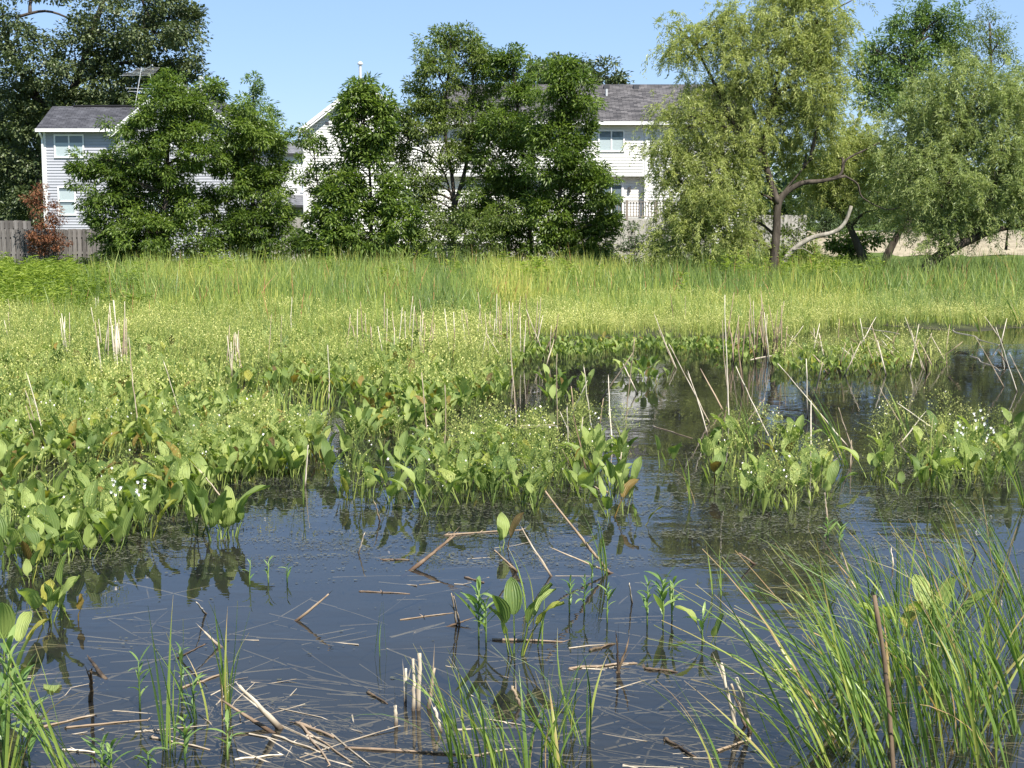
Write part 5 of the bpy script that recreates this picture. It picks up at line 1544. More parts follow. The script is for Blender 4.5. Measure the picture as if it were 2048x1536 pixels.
# ------------------------------------------------------------------ dead reed stalks and floating stalks
def stalk(base, tip, rad, label, group=None, mat='reed', name='reed_stalk', dd=None, taper=0.45, bend=0.015, cat='reed stalk', mid=None, r=random, sunk=0.12):
    b = P(*base); D = b.y
    dd = r.uniform(-0.25, 0.25) if dd is None else dd
    t = at(tip[0], tip[1], D + dd)
    pts = [Vector((0, 0, 0))]
    L = (t - b).length
    dirv = (t - b).normalized()
    pts[0] = -dirv * min(sunk, 0.25 * L)
    if mid:
        m = at(mid[0], mid[1], D + dd * 0.5) - b
        pts += [m * 0.5, m, m.lerp(t - b, 0.5), t - b]
    else:
        o = Vector((r.uniform(-1, 1), r.uniform(-1, 1), 0)) * bend * L
        pts += [(t - b) * 0.3 + o * 0.8, (t - b) * 0.62 + o, t - b]
    ln = smooth_line(pts, 3)
    n = len(ln)
    ln = [q + Vector((r.gauss(0, 1), r.gauss(0, 1), 0)) * rad * (0.28 if rad < 0.0105 else 0.12) for q in ln]
    mb = MB(); mb.tube(ln, [rad * (1 - (1 - taper) * i / (n - 1)) * r.uniform(0.86, 1.14) for i in range(n)], 6)
    # torn sheath strips along the stalk and at its broken tip
    e = ln[-1]; u = (ln[-1] - ln[-2]).normalized()
    for q in range(r.choice((1, 2, 3))):
        h = rad * r.uniform(2, 7); w = rad * 0.45
        sd = Vector((r.gauss(0, 1), r.gauss(0, 1), 0)).normalized()
        if q == 0 and name != 'cut_stalk':
            mb.add([e - sd * w, e + sd * w, e + u * h + sd * w * r.uniform(-1, 1)], tris=[(0, 1, 2)])
        else:
            c = ln[r.randrange(2, n - 1)]
            mb.add([c - sd * w, c + sd * w, c + u * h * 3 + sd * rad * 3 + Vector((0, -rad * 2, 0)), ], tris=[(0, 1, 2)])
    o = mb.build(name, M[mat], None, smooth=True); o.location = b
    return tag(o, label, cat, group)


def stalks():
    r = random.Random(12)
    S1 = [
        ((97, 910), (56, 753), 'tallest of the three leaning pale stalks at the left edge of the bed'),
        ((88, 908), (51, 781), 'middle one of the three leaning pale stalks at the left edge of the bed'),
        ((77, 910), (52, 812), 'shortest of the three leaning pale stalks at the left edge of the bed'),
        ((279, 868), (258, 676), 'tall slender pale stalk beside the thick sheaf in the left bed'),
        ((379, 892), (328, 725), 'long pale stalk leaning left in the middle of the left bed'),
        ((535, 750), (543, 630), 'upright pale stalk at the back of the left bed, leftmost of three'),
        ((562, 735), (563, 632), 'upright pale stalk at the back of the left bed, between two others'),
        ((583, 690), (584, 594), 'thin tall stalk in front of the cattails at the left'),
        ((1033, 853), (1021, 690), 'tall pale stalk ending at the small raft in the dark water'),
        ((1024, 760), (1018, 605), 'thick pale stalk with shreds at the far shore'),
        ((856, 908), (843, 745), 'upright stalk with a wet brown foot left of the dark pool'),
        ((888, 908), (890, 770), 'dark wet stalk beside the upright stalk with brown foot'),
        ((1117, 866), (1113, 708), 'tall straight stalk in the dark pool, left of two leaning ones'),
        ((1186, 880), (1168, 735), 'straight stalk leaning slightly left in the dark pool'),
        ((1225, 895), (1217, 757), 'thin stalk left of the white reflection'),
        ((1249, 882), (1270, 678), 'tall pale stalk leaning right before the white reflection'),
        ((1137, 893), (1134, 815), 'short broken stalk between the tall pool stalks'),
        ((1419, 846), (1338, 688), 'long pale stalk leaning left, longest of the leaning pair'),
        ((1414, 866), (1378, 748), 'pale stalk crossing behind the long leaning one'),
        ((1354, 738), (1309, 630), 'upper pale stalk of the leaning group by the far shore'),
        ((1350, 735), (1318, 660), 'shorter stalk beside the upper leaning one by the far shore'),
        ((1459, 846), (1449, 590), 'tallest upright white stalk in the right water'),
        ((1456, 790), (1444, 640), 'pale stalk leaning on the tallest upright one'),
        ((1552, 900), (1472, 733), 'long brownish stalk leaning left over the right pool'),
        ((1493, 846), (1530, 797), 'short stick leaning right under the long brownish stalk'),
        ((1694, 892), (1556, 727), 'long thin stalk slanting over green blades in the right pool'),
        ((1709, 910), (1676, 815), 'straight pale stalk beside the long slanting one'),
        ((1701, 935), (1703, 880), 'short thick upright stub at the foot of the slanting stalks'),
        ((1811, 862), (1760, 776), 'pale bent stalk with green blades right of the pool'),
        ((1911, 888), (1795, 806), 'long brown stick slanting across the right pool'),
        ((1800, 888), (1848, 826), 'stick crossing the long brown slanting one'),
        ((1864, 898), (1847, 850), 'thick pale broken stub under the crossed sticks'),
        ((1849, 742), (1811, 636), 'pale stalk leaning left at the far right shore'),
        ((1845, 738), (1822, 660), 'second pale stalk leaning beside its taller twin at the far right shore'),
        ((2034, 783), (1992, 655), 'long pale stalk near the right edge leaning left'),
        ((2008, 774), (1952, 676), 'brownish stalk behind the long pale one near the right edge'),
        ((2052, 775), (2020, 708), 'thick pale stalk cut by the right edge of the picture'),
        ((1797, 716), (1735, 672), 'pale stick slanting low among the far right plantains'),
        ((1561, 717), (1607, 651), 'pale stick leaning right at the far shore'),
        ((448, 1001), (398, 938), 'thin brown stalk leaning left out of the left bed'),
        ((611, 972), (617, 890), 'thin brown upright stalk in the water beside the left bed'),
        ((760, 1042), (750, 1005), 'short pink brown stalk in front of the middle row'),
        ((717, 1107), (728, 1066), 'short pale stub in open water left of the floating stalk'),
        ((658, 800), (655, 690), 'thin pale upright stalk in the back of the left bed'),
        ((1372, 665), (1371, 592), 'thin pale stalk in the yellow green flowers'),
        ((1655, 1042), (1650, 985), 'pale upright stub among leaves in the right water'),
        ((1951, 1108), (1934, 1060), 'pale tapered stub among the near sedges'),
        ((1786, 1140), (1783, 1098), 'small pale stub rising between the near green blades'),
        ((1700, 1152), (1684, 1105), 'thin grey stick leaning beside the near sedges'),
        ((912, 1250), (903, 1186), 'pale split stalk left of the near smartweed'),
        ((918, 1246), (907, 1192), 'second half of the split stalk left of the near smartweed'),
        ((1264, 1205), (1259, 1166), 'pale tip of a stalk among the small smartweeds'),
    ]
    for b, t, l in S1:
        D = P(*b).y
        stalk(b, t, 0.0092 if D > 13 else 0.0078, l, r=r)
    # near cut stalks
    for b, t, w, l in [
        ((836, 1420), (839, 1307), 0.0125, 'tallest cut white stalk of the near group'),
        ((826, 1421), (827, 1318), 0.010, 'cut white stalk touching the tallest one of the near group'),
        ((857, 1416), (868, 1336), 0.0115, 'cut white stalk leaning right in the near group'),
        ((809, 1402), (812, 1337), 0.009, 'slim cut stalk with dark foot left in the near group'),
        ((791, 1450), (790, 1411), 0.011, 'short dark footed stub, leftmost of the near group'),
        ((882, 1462), (868, 1415), 0.009, 'low cut stub leaning left in the near group'),
        ((1041, 1412), (1025, 1372), 0.0095, 'cut pale stub under the two leaved near plantain'),
        ((1475, 1474), (1442, 1326), 0.011, 'longest of three cut stalks by the near sedges'),
        ((1490, 1452), (1463, 1368), 0.008, 'thin middle one of three cut stalks by the near sedges'),
        ((1501, 1462), (1472, 1356), 0.012, 'thick right one of three cut stalks by the near sedges')]:
        stalk(b, t, w, l, 'cut stalks in the near water', taper=0.78, r=r, dd=0.0, name='cut_stalk')
    stalk((1786, 1560), (1748, 1190), 0.0135, 'dark brown burnt stalk standing in the near sedges', mat='snag', taper=0.75, r=r, dd=0.1, bend=0.03)
    for b, t, w, l, m in [
        ((823, 1140), (905, 1074), 0.017, 'dark thick stick slanting out of the open water', 'brownreed'),
        ((1103, 1152), (1043, 1056), 0.010, 'pale bent stalk rising from the open water', 'reed'),
        ((1219, 1144), (1090, 982), 0.014, 'long brown stalk slanting left beside the green blades', 'brownreed'),
        ((1224, 1146), (1105, 1097), 0.010, 'low pale stalk lying against the long brown one', 'reed'),
        ((1033, 1143), (988, 1100), 0.011, 'brown stick leaning left near the bent stalk', 'brownreed'),
        ((593, 1241), (658, 1188), 0.011, 'thin dark stick leaning right over still water', 'brownreed'),
        ((205, 1352), (177, 1315), 0.014, 'black broken stick at the near left', 'snag'),
        ((182, 1400), (181, 1340), 0.014, 'black upright stub at the near left', 'snag'),
        ((441, 1294), (408, 1263), 0.012, 'pale short stick leaning left behind the smartweed', 'reed'),
        ((358, 1316), (410, 1288), 0.008, 'thin stick behind the near left smartweed', 'brownreed'),
        ((559, 1456), (477, 1372), 0.018, 'thick frayed straw coloured stalk in the near left water', 'reed'),
        ((540, 1462), (446, 1402), 0.012, 'thinner brown stalk below the thick frayed one', 'brownreed'),
        ((1236, 1345), (1233, 1276), 0.010, 'dark upright stub in the near middle water', 'snag'),
        ((1234, 1345), (1256, 1288), 0.010, 'dark stub leaning right in the near middle water', 'snag'),
        ((1510, 1128), (1478, 1106), 0.010, 'reddish broken stick in the scum by the sedges', 'brownreed'),
        ((900, 1252), (940, 1238), 0.008, 'low brown stick beside the split stalk', 'brownreed'),
        ((412, 1228), (392, 1204), 0.008, 'small pale stick floating left of the dark stick', 'reed'),
        ((1348, 662), (1341, 590), 0.014, 'dark green cattail spike in the yellow flowers', 'snag')]:
        stalk(b, t, w, l, mat=m, r=r)
    # floating stalks: lie on the water between two points
    FL = [((889, 1071), (1043, 1060), 0.012, 'pale stalk floating behind the dark slanting stick', 'reed'),
          ((1040, 853), (1110, 851), 0.016, 'straw coloured raft stalk floating at the foot of the tall pool stalk', 'reed'),
          ((1138, 1338), (1274, 1327), 0.010, 'pale stalk floating in the near middle water', 'reed'),
          ((985, 1280), (1125, 1284), 0.012, 'brown stalk floating under the near plantain', 'brownreed'),
          ((765, 1120), (818, 1120), 0.010, 'brown stalk floating left of the dark slanting stick', 'brownreed'),
          ((930, 1155), (968, 1166), 0.010, 'short curled stalk floating in the middle water', 'brownreed'),
          ((718, 1183), (820, 1188), 0.007, 'thin brown stem floating in the open water', 'brownreed'),
          ((597, 1445), (660, 1530), 0.009, 'floating stalk slanting down in the near straw raft', 'brownreed'),
          ((592, 1446), (668, 1475), 0.012, 'thick dark stalk across the near straw raft', 'brownreed'),
          ((610, 1460), (705, 1525), 0.007, 'green tinged stem in the near straw raft', 'reed'),
          ((545, 1470), (640, 1505), 0.008, 'long straw running into the near straw raft', 'reed'),
          ((690, 1496), (960, 1512), 0.010, 'long brown stem floating along the bottom of the picture', 'brownreed'),
          ((85, 1455), (190, 1430), 0.008, 'straw floating at the near left', 'reed'),
          ((130, 1456), (295, 1440), 0.007, 'long straw floating under the near left smartweed', 'reed'),
          ((125, 1500), (190, 1505), 0.009, 'pale straw floating between the left green blades', 'reed'),
          ((360, 1378), (455, 1346), 0.008, 'straw floating behind the right smartweed of the near left', 'reed'),
          ((470, 1520), (565, 1510), 0.007, 'thin straw floating at the bottom left of the middle', 'reed'),
          ((1330, 1478), (1392, 1516), 0.013, 'dark stalk floating before the three cut stalks', 'snag'),
          ((1432, 1504), (1500, 1480), 0.010, 'pale stalk lying at the foot of the three cut stalks', 'reed'),
          ((1290, 1338), (1355, 1345), 0.013, 'dark wet stalk floating right of the dark stubs', 'snag'),
          ((1180, 1302), (1230, 1288), 0.012, 'wet dark stalk floating above the dark stubs', 'snag'),
          ((735, 1385), (775, 1408), 0.010, 'dark curved piece floating behind the cut white stalks', 'snag'),
          ((800, 1240), (905, 1226), 0.006, 'thin straw floating left of the split stalk', 'reed'),
          ((1500, 720), (1600, 700), 0.010, 'pale stalk lying at the far shore', 'reed'),
          ((1905, 660), (2000, 690), 0.011, 'pale stalk lying in the far right shallows', 'reed'),
          ((1720, 655), (1800, 668), 0.011, 'stalk lying in the far right scum, left one', 'reed'),
          ((1940, 712), (2000, 742), 0.011, 'stalk lying across the far right shallows', 'reed'),
          ((1820, 700), (1900, 735), 0.009, 'brown stalk lying in the far right shallows', 'brownreed'),
          ((1215, 985), (1175, 970), 0.012, 'straw lying in the scum behind the lone plantain', 'reed'),
          ((1305, 852), (1385, 877), 0.009, 'thin stalk floating at the edge of the white reflection', 'reed'),
          ((300, 1475), (420, 1500), 0.008, 'long straw floating between the near left smartweeds', 'reed')]
    for a, b, w, l, m in FL:
        pa, pb = P(*a), P(*b)
        mb = MB(); o_ = Vector((r.uniform(-.02, .02), r.uniform(-.02, .02), 0)) * (pb - pa).length
        lift = Vector((0, 0, w * 0.5))
        w *= 0.85
        ln = smooth_line([lift * 0.4, (pb - pa) * 0.2 + o_ * 1.4 + lift, (pb - pa) * 0.45 - o_ * 0.7 + lift * 0.6, (pb - pa) * 0.7 + o_ * 1.3 + lift * 1.2, pb - pa + lift * 0.2], 3)
        n = len(ln)
        mb.tube(ln, [w * (1 - 0.45 * i / (n - 1)) * r.uniform(0.72, 1.2) for i in range(n)], 6)
        dv = (pb - pa).normalized(); sd = Vector((-dv.y, dv.x, 0))
        for q in range(3):
            c = ln[r.choice((0, n // 2, n - 1))]; sg = r.choice((-1, 1))
            mb.add([c - dv * w, c + dv * w, c + sd * sg * w * r.uniform(1.5, 5) + dv * w * r.uniform(-6, 6) + Vector((0, 0, r.uniform(0, 0.02)))], tris=[(0, 1, 2)])
        o = mb.build('floating_stalk', M[m + '_float' if m != 'snag' else m], None, smooth=True); o.location = pa
        tag(o, l, 'floating stalk')
    # clusters whose members cannot be told apart
    me = []
    for k in range(7):
        rr = random.Random(40 + k)
        mb = MB(); h = 1.0
        b1, b2 = rr.uniform(-.05, .05), rr.uniform(-.05, .05)
        mb.tube([(0, 0, -0.1), (b1 * .4, b2 * .4, 0.35), (b1, b2, 0.7), (b1 * 1.3, b2 * 1.3, 1.0)], [0.0115, 0.0105, 0.008, 0.004], 5)
        me.append((mb.mesh('reed_stalk', M['reed'], True), mb.mesh('reed_stalk', M['brownreed'], True)))

    def cluster(n, x0, x1, y0, y1, hpx, label, group, lean=0.05, brown=0.2, leanx=0.0):
        for k in range(n):
            px, py = r.uniform(x0, x1), r.uniform(y0, y1)
            p = P(px, py); hh = r.uniform(*hpx) * p.y / F
            if gz(p.x, p.y) > 0: p.z = gz(p.x, p.y)
            o = link(bpy.data.objects.new('reed_stalk', r.choice(me)[1 if r.random() < brown else 0]))
            o.location = p; o.scale = (1.1, 1.1, hh) if p.y > 18 else (0.8, 0.8, hh)
            o.rotation_euler = (r.gauss(0, lean), r.gauss(leanx, lean), r.uniform(0, 0.6))
            tag(o, label, 'reed stalk', group)
            if lean > 0.1:
                o['label'] = ('brown ' if 'brown' in o.data.materials[0].name else 'pale ') + ('left leaning ' if o.rotation_euler.y < -0.08 else 'right leaning ' if o.rotation_euler.y > 0.08 else 'upright ') + label
    cluster(22, 197, 256, 738, 772, (95, 150), 'pale dead stalk in the thick upright sheaf of the left bed', 'sheaf of stalks in the left bed', 0.04, 0.05)
    cluster(5, 129, 141, 712, 728, (70, 100), 'pale dead stalk in the small sheaf left of the thick one', 'small sheaf of stalks', 0.03, 0.0)
    cluster(8, 440, 492, 735, 768, (75, 105), 'short pale dead stalk in the middle of the left bed', 'short stalks in the left bed', 0.04, 0.0)
    cluster(48, 690, 1065, 690, 735, (65, 120), 'dead stalk in the loose row along the far shore', 'row of stalks at the far shore', 0.08, 0.35)
    cluster(12, 1010, 1110, 690, 740, (60, 110), 'dead stalk at the left end of the far pool', 'leaning stalks at the far pool', 0.22, 0.3)
    cluster(28, 1450, 1570, 690, 735, (60, 120), 'dead stalk in the thicket at the right end of the far shore', 'thicket of stalks at the right', 0.12, 0.7)
    cluster(30, 1620, 2040, 680, 750, (35, 75), 'dead stalk scattered over the far right shallows', 'leaning stalks in the far right shallows', 0.6, 0.5, -0.3)
    cluster(26, 1560, 1830, 690, 752, (35, 80), 'dead stalk among the low plantains of the far right shore', 'stalks among the far right plantains', 0.45, 0.5, -0.15)
    cluster(16, 1100, 1700, 780, 960, (60, 150), 'dead stalk standing thinly over the middle of the pool', 'thin stalks over the pool', 0.4, 0.4, -0.15)
    cluster(9, 20, 260, 640, 700, (40, 70), 'thin dead stalk sticking out of the flowers at the far left', 'thin stalks at the far left', 0.1, 0.2)


stalks()

# ------------------------------------------------------------------ sedges and other green blades
def blade_mesh(seed, bend, mat):
    """one long sedge blade of unit height, folded along its midrib, bending towards +X"""
    r = random.Random(seed)
    V, Q, U = [], [], []
    n = 8
    for i in range(n):
        t = i / (n - 1)
        ang = bend * t ** 1.3
        x = sum(math.sin(bend * (k / 20 * t) ** 1.3) for k in range(20)) / 20 * t
        z = sum(math.cos(bend * (k / 20 * t) ** 1.3) for k in range(20)) / 20 * t
        w = 0.0115 * (0.75 + 0.4 * math.sin(math.pi * min(1, t * 1.25))) * (1 - t ** 2.6) + 0.0004
        tw = 0.5 * math.sin(3 * t + seed)
        cy, sy = math.cos(tw), math.sin(tw)
        for s in (-1, 0, 1):
            V.append((x + s * w * sy * 0.6 - (0.003 if s == 0 else 0), s * w * cy, z - 0.06 * (i == 0)))
    for i in range(n - 1):
        for j in range(2):
            Q.append((i * 3 + j, i * 3 + j + 1, (i + 1) * 3 + j + 1, (i + 1) * 3 + j))
    return np_mesh('sedge_blade', V, [Q], [mat], tint=np.repeat(np.linspace(0, 1, n), 3), smooth=True)


BL = [blade_mesh(60 + k, b, M['sedge']) for k, b in enumerate((0.1, 0.2, 0.3, 0.42, 0.55, 0.7, 0.9, 1.2, 1.5, 0.25, 0.36, 0.5))]


def sedge(px, py, n, h, label, lean=0.0, leany=0.0, spread=0.22, group=None, r=random, rad=0.06, width=1.0, name='sedge_clump', curved=False, z=None):
    p = P(px, py)
    if z is not None: p = P(px, py, z)
    root = empty(name, p, label, 'sedge', group)
    for k in range(n):
        o = link(bpy.data.objects.new('blade', r.choice(BL[4:9]) if curved and r.random() < 0.4 else r.choice(BL[:7] + BL[9:])))
        o.parent = root
        hh = h * r.uniform(0.5, 1.08)
        a = r.uniform(0, 6.28)
        rd = rad * r.random() ** 0.5
        o.location = (math.cos(a) * rd, math.sin(a) * rd, 0)
        # yaw so most blades bend to the clump's lean side
        yaw = (math.pi if lean < 0 else 0) + r.gauss(0, 0.7) if abs(lean) > 0.05 else r.uniform(0, 6.28)
        tilt_x, tilt_y = r.gauss(leany, spread), r.gauss(lean, spread)
        o.rotation_euler = (Matrix.Rotation(tilt_y, 3, 'Y') @ Matrix.Rotation(-tilt_x, 3, 'X') @ Matrix.Rotation(yaw, 3, 'Z')).to_euler()
        w = width * r.uniform(0.30, 0.68) * (1.7 if p.y > 20 else 1.25 if p.y > 11 else 1.0)
        o.scale = (hh, hh * w / max(0.45, hh), hh)
    return root


def sedges():
    r = random.Random(99)
    Z = [
        # near right mass
        (1690, 1500, 18, 1.15, -0.42, 'big sedge clump sending long blades to the left over the water'),
        (1720, 1440, 17, 1.05, -0.36, 'sedge clump left of the dark burnt stalk'),
        (1650, 1545, 14, 1.10, -0.50, 'low arching sedge clump at the bottom right of the middle'),
        (1755, 1545, 16, 1.15, -0.25, 'dense sedge clump at the foot of the dark burnt stalk'),
        (1800, 1480, 16, 1.05, -0.15, 'upright sedge clump right of the dark burnt stalk'),
        (1850, 1540, 17, 1.15, -0.18, 'bright sedge clump at the bottom beside the half hidden plantain'),
        (1880, 1440, 15, 1.00, -0.10, 'sedge clump behind the bright one with crossing blades'),
        (1925, 1500, 17, 1.15, -0.16, 'tall sedge clump near the lower right corner'),
        (1985, 1545, 17, 1.20, -0.20, 'thick sedge clump in the lower right corner'),
        (2030, 1470, 16, 1.15, -0.25, 'sedge clump cut by the right edge above the corner'),
        (1960, 1400, 15, 1.00, -0.22, 'yellow green sedge clump at the right in front of the scum'),
        (2050, 1370, 14, 1.05, -0.25, 'sedge clump at the right edge with long leaning blades'),
        (1780, 1370, 13, 0.95, -0.22, 'thin sedge clump behind the dark burnt stalk'),
        (1840, 1340, 13, 0.90, -0.12, 'slender upright sedge clump in front of the right water'),
        (1910, 1320, 12, 0.85, -0.10, 'fine sedge clump in the right water before the grassy plantain'),
        (1990, 1290, 12, 0.95, -0.22, 'loose sedge clump at the right with blades crossing the scum'),
        (1700, 1340, 9, 0.85, -0.45, 'sparse sedge clump with blades slanting far left'),
        (1740, 1270, 9, 0.72, -0.15, 'thin sedge clump standing in the blue water'),
        (1800, 1225, 8, 0.70, -0.05, 'dainty sedge tuft in the blue water right of the thin one'),
        (2060, 1250, 10, 0.85, -0.30, 'sedge tuft leaning in from the right edge'),
        (1720, 1400, 9, 1.15, -0.62, 'long sweeping sedge blades arching far left over open water'),
        (1680, 1470, 8, 1.20, -0.66, 'longest sweeping sedge blades low over the cut stalks'),
        (1810, 1330, 8, 1.05, -0.50, 'sweeping sedge blades rising from behind the burnt stalk'),
        (1660, 1200, 8, 0.55, -0.30, 'wispy sedge tuft in the blue water before the dark reflection'),
        (1870, 1200, 9, 0.62, -0.12, 'wispy sedge tuft in front of the grassy plantain clump'),
        (1930, 1180, 10, 0.70, -0.20, 'wispy sedge tuft below the slanting dark leaf'),
        (2010, 1160, 10, 0.75, -0.28, 'wispy sedge tuft near the right edge below the scum'),
        (1760, 1160, 8, 0.55, -0.22, 'small wispy sedge tuft left of the grassy plantain clump'),
        (1960, 1460, 16, 0.95, 0.10, 'sedge clump of crossing straight blades near the lower right'),
        (1830, 1420, 14, 0.90, 0.12, 'sedge clump with blades crossing to the right of the burnt stalk'),
        (1430, 1190, 8, 0.33, 0.0, 'small fan of bright blades standing alone at the left of the sedges'),
        (1570, 1560, 6, 0.75, -0.45, 'few arching blades at the bottom edge left of the sedges'),
        (1440, 1560, 5, 0.70, -0.35, 'thin arching blades at the bottom edge before the cut stalks'),
        # bottom middle
        (905, 1530, 9, 0.62, -0.22, 'green blades leaning left at the bottom of the middle'),
        (960, 1545, 11, 0.60, -0.15, 'dense tuft of bright blades at the bottom of the middle'),
        (1015, 1550, 11, 0.58, -0.12, 'bright tuft beside the dense one at the bottom'),
        (1080, 1540, 11, 0.55, 0.06, 'yellow green tuft under the near plantain at the bottom'),
        (1150, 1480, 12, 0.52, -0.05, 'straight green tuft right of the near plantain'),
        (1125, 1545, 7, 0.62, -0.25, 'few long blades slanting across the bottom middle'),
        (1210, 1150, 9, 0.48, -0.10, 'green blades at the foot of the long brown slanting stalk'),
        (1060, 1230, 5, 0.46, -0.08, 'four upright broad blades beside the brown leaning stick'),
        (1085, 1290, 4, 0.36, 0.0, 'pair of dark green blades in the middle water'),
        (760, 1310, 3, 0.40, 0.06, 'lone thin blade in the open water left of the cut stalks'),
        # near left
        (130, 1575, 5, 0.95, -0.28, 'long green blades slanting left at the bottom left corner'),
        (165, 1560, 4, 0.75, -0.45, 'low slanting blades at the bottom left corner'),
        (340, 1500, 5, 0.80, 0.0, 'tall slim blades behind the near left smartweed'),
        (455, 1430, 6, 0.60, -0.05, 'blades with one leaning right in the near left water'),
        (400, 1440, 4, 0.55, -0.15, 'slender blades between the near left smartweeds'),
        (10, 1290, 7, 0.50, 0.10, 'pale green grass tuft at the left edge'),
        (25, 1560, 8, 0.60, 0.12, 'leafy grass tuft in the bottom left corner'),
        # middle distance
        (1500, 905, 9, 0.72, -0.20, 'green blades beside the folded plantain leaf'),
        (1690, 930, 10, 1.05, -0.30, 'tall dark green blades leaning left in the right pool'),
        (1815, 880, 7, 0.75, -0.28, 'thin green blades leaning left at the right pool'),
        (1870, 975, 10, 0.70, 0.0, 'grassy blades around the right plantain clump'),
        (1950, 940, 8, 0.65, 0.12, 'fine blades near the white arrowhead flowers'),
        (2045, 1010, 7, 0.80, -0.25, 'blades leaning from the right edge over the scum'),
        (1840, 690, 9, 0.75, -0.05, 'upright green blades at the far right shore, left tuft'),
        (1900, 680, 11, 1.25, -0.10, 'tall green blades at the far right shore'),
        (1960, 672, 9, 0.95, -0.15, 'tall green blades at the far right shore, right tuft'),
        (2040, 655, 10, 1.20, -0.25, 'tall blue green blades at the far right edge'),
        (1720, 672, 8, 0.70, 0.0, 'blue green blades where the far right scum begins'),
        (150, 905, 9, 0.60, -0.25, 'pale green blades beside the three leaning stalks'),
        (110, 1010, 7, 0.50, 0.1, 'grass blades inside the near left bed'),
        (600, 1010, 3, 0.45, 0.0, 'thin bent blades beside the left bed'),
        (1385, 1010, 4, 0.50, -0.05, 'thin blades in the dark water left of the scum'),
    ]
    for (px, py, n, h, lean, lab) in Z:
        n = int(n * 1.0) if py > 1130 and px > 1380 else (int(n * 1.5) if py > 1420 else n)
        sedge(px, py, n, h, lab, lean, 0.0, 0.15 if abs(lean) > 0.3 else 0.12, r=r, rad=0.10 if n > 12 else 0.045, curved=n > 8)


sedges()

# ------------------------------------------------------------------ smartweed and arrowhead
def smart_leaf(seed, L=0.085, W=0.019):
    g = random.Random(seed); V, Q = [], []
    n = 5; p = Vector((0, 0, 0)); a = g.uniform(0.5, 0.9); c = g.uniform(0.2, 0.9)
    for i in range(n):
        t = i / (n - 1)
        w = W * 0.5 * (1.9 * (t + .02) ** 0.5 * (1 - t) ** 0.8) if i < n - 1 else 0.0004
        for s in (-1, 0, 1):
            V.append((s * w, p.y, p.z + abs(s) * w * 0.45))
        p = p + Vector((0, math.sin(a + c * t), math.cos(a + c * t))) * (L / (n - 1))
    for i in range(n - 1):
        for j in range(2): Q.append((i * 3 + j, i * 3 + j + 1, (i + 1) * 3 + j + 1, (i + 1) * 3 + j))
    return np_mesh('smartweed_leaf', V, [Q], [M['smart']], smooth=True)


SL = [smart_leaf(s, L, W) for s, L, W in ((1, .11, .024), (2, .13, .026), (3, .09, .02), (4, .14, .03), (5, .07, .016))]


def smartweed(px, py, h, n, s, lab, r, lean=0.0):
    p = P(px, py)
    root = empty('smartweed', p, lab, 'smartweed')
    mb = MB(); top = Vector((lean * h, r.uniform(-.03, .03), h))
    pts = [Vector((0, 0, -0.05)), top * 0.35 + Vector((r.uniform(-.01, .01), 0, 0)), top * 0.7, top]
    mb.tube(pts, [0.006, 0.005, 0.004, 0.0025], 5)
    mb.build('stem', M['smart'], root, smooth=True)
    for k in range(n):
        t = 0.25 + 0.75 * (k / (n - 1)) ** 0.8
        o = link(bpy.data.objects.new('leaf', SL[r.randrange(5)])); o.parent = root
        o.location = top * t
        o.rotation_euler = (r.uniform(-.35, .35) - (0.35 if t > 0.9 else 0) * -1 * 0, r.uniform(-.25, .25), k * 2.5 + r.uniform(-.5, .5))
        ss = s * r.uniform(0.8, 1.25) * (1.05 - 0.3 * t)
        o.scale = (ss, ss, ss)


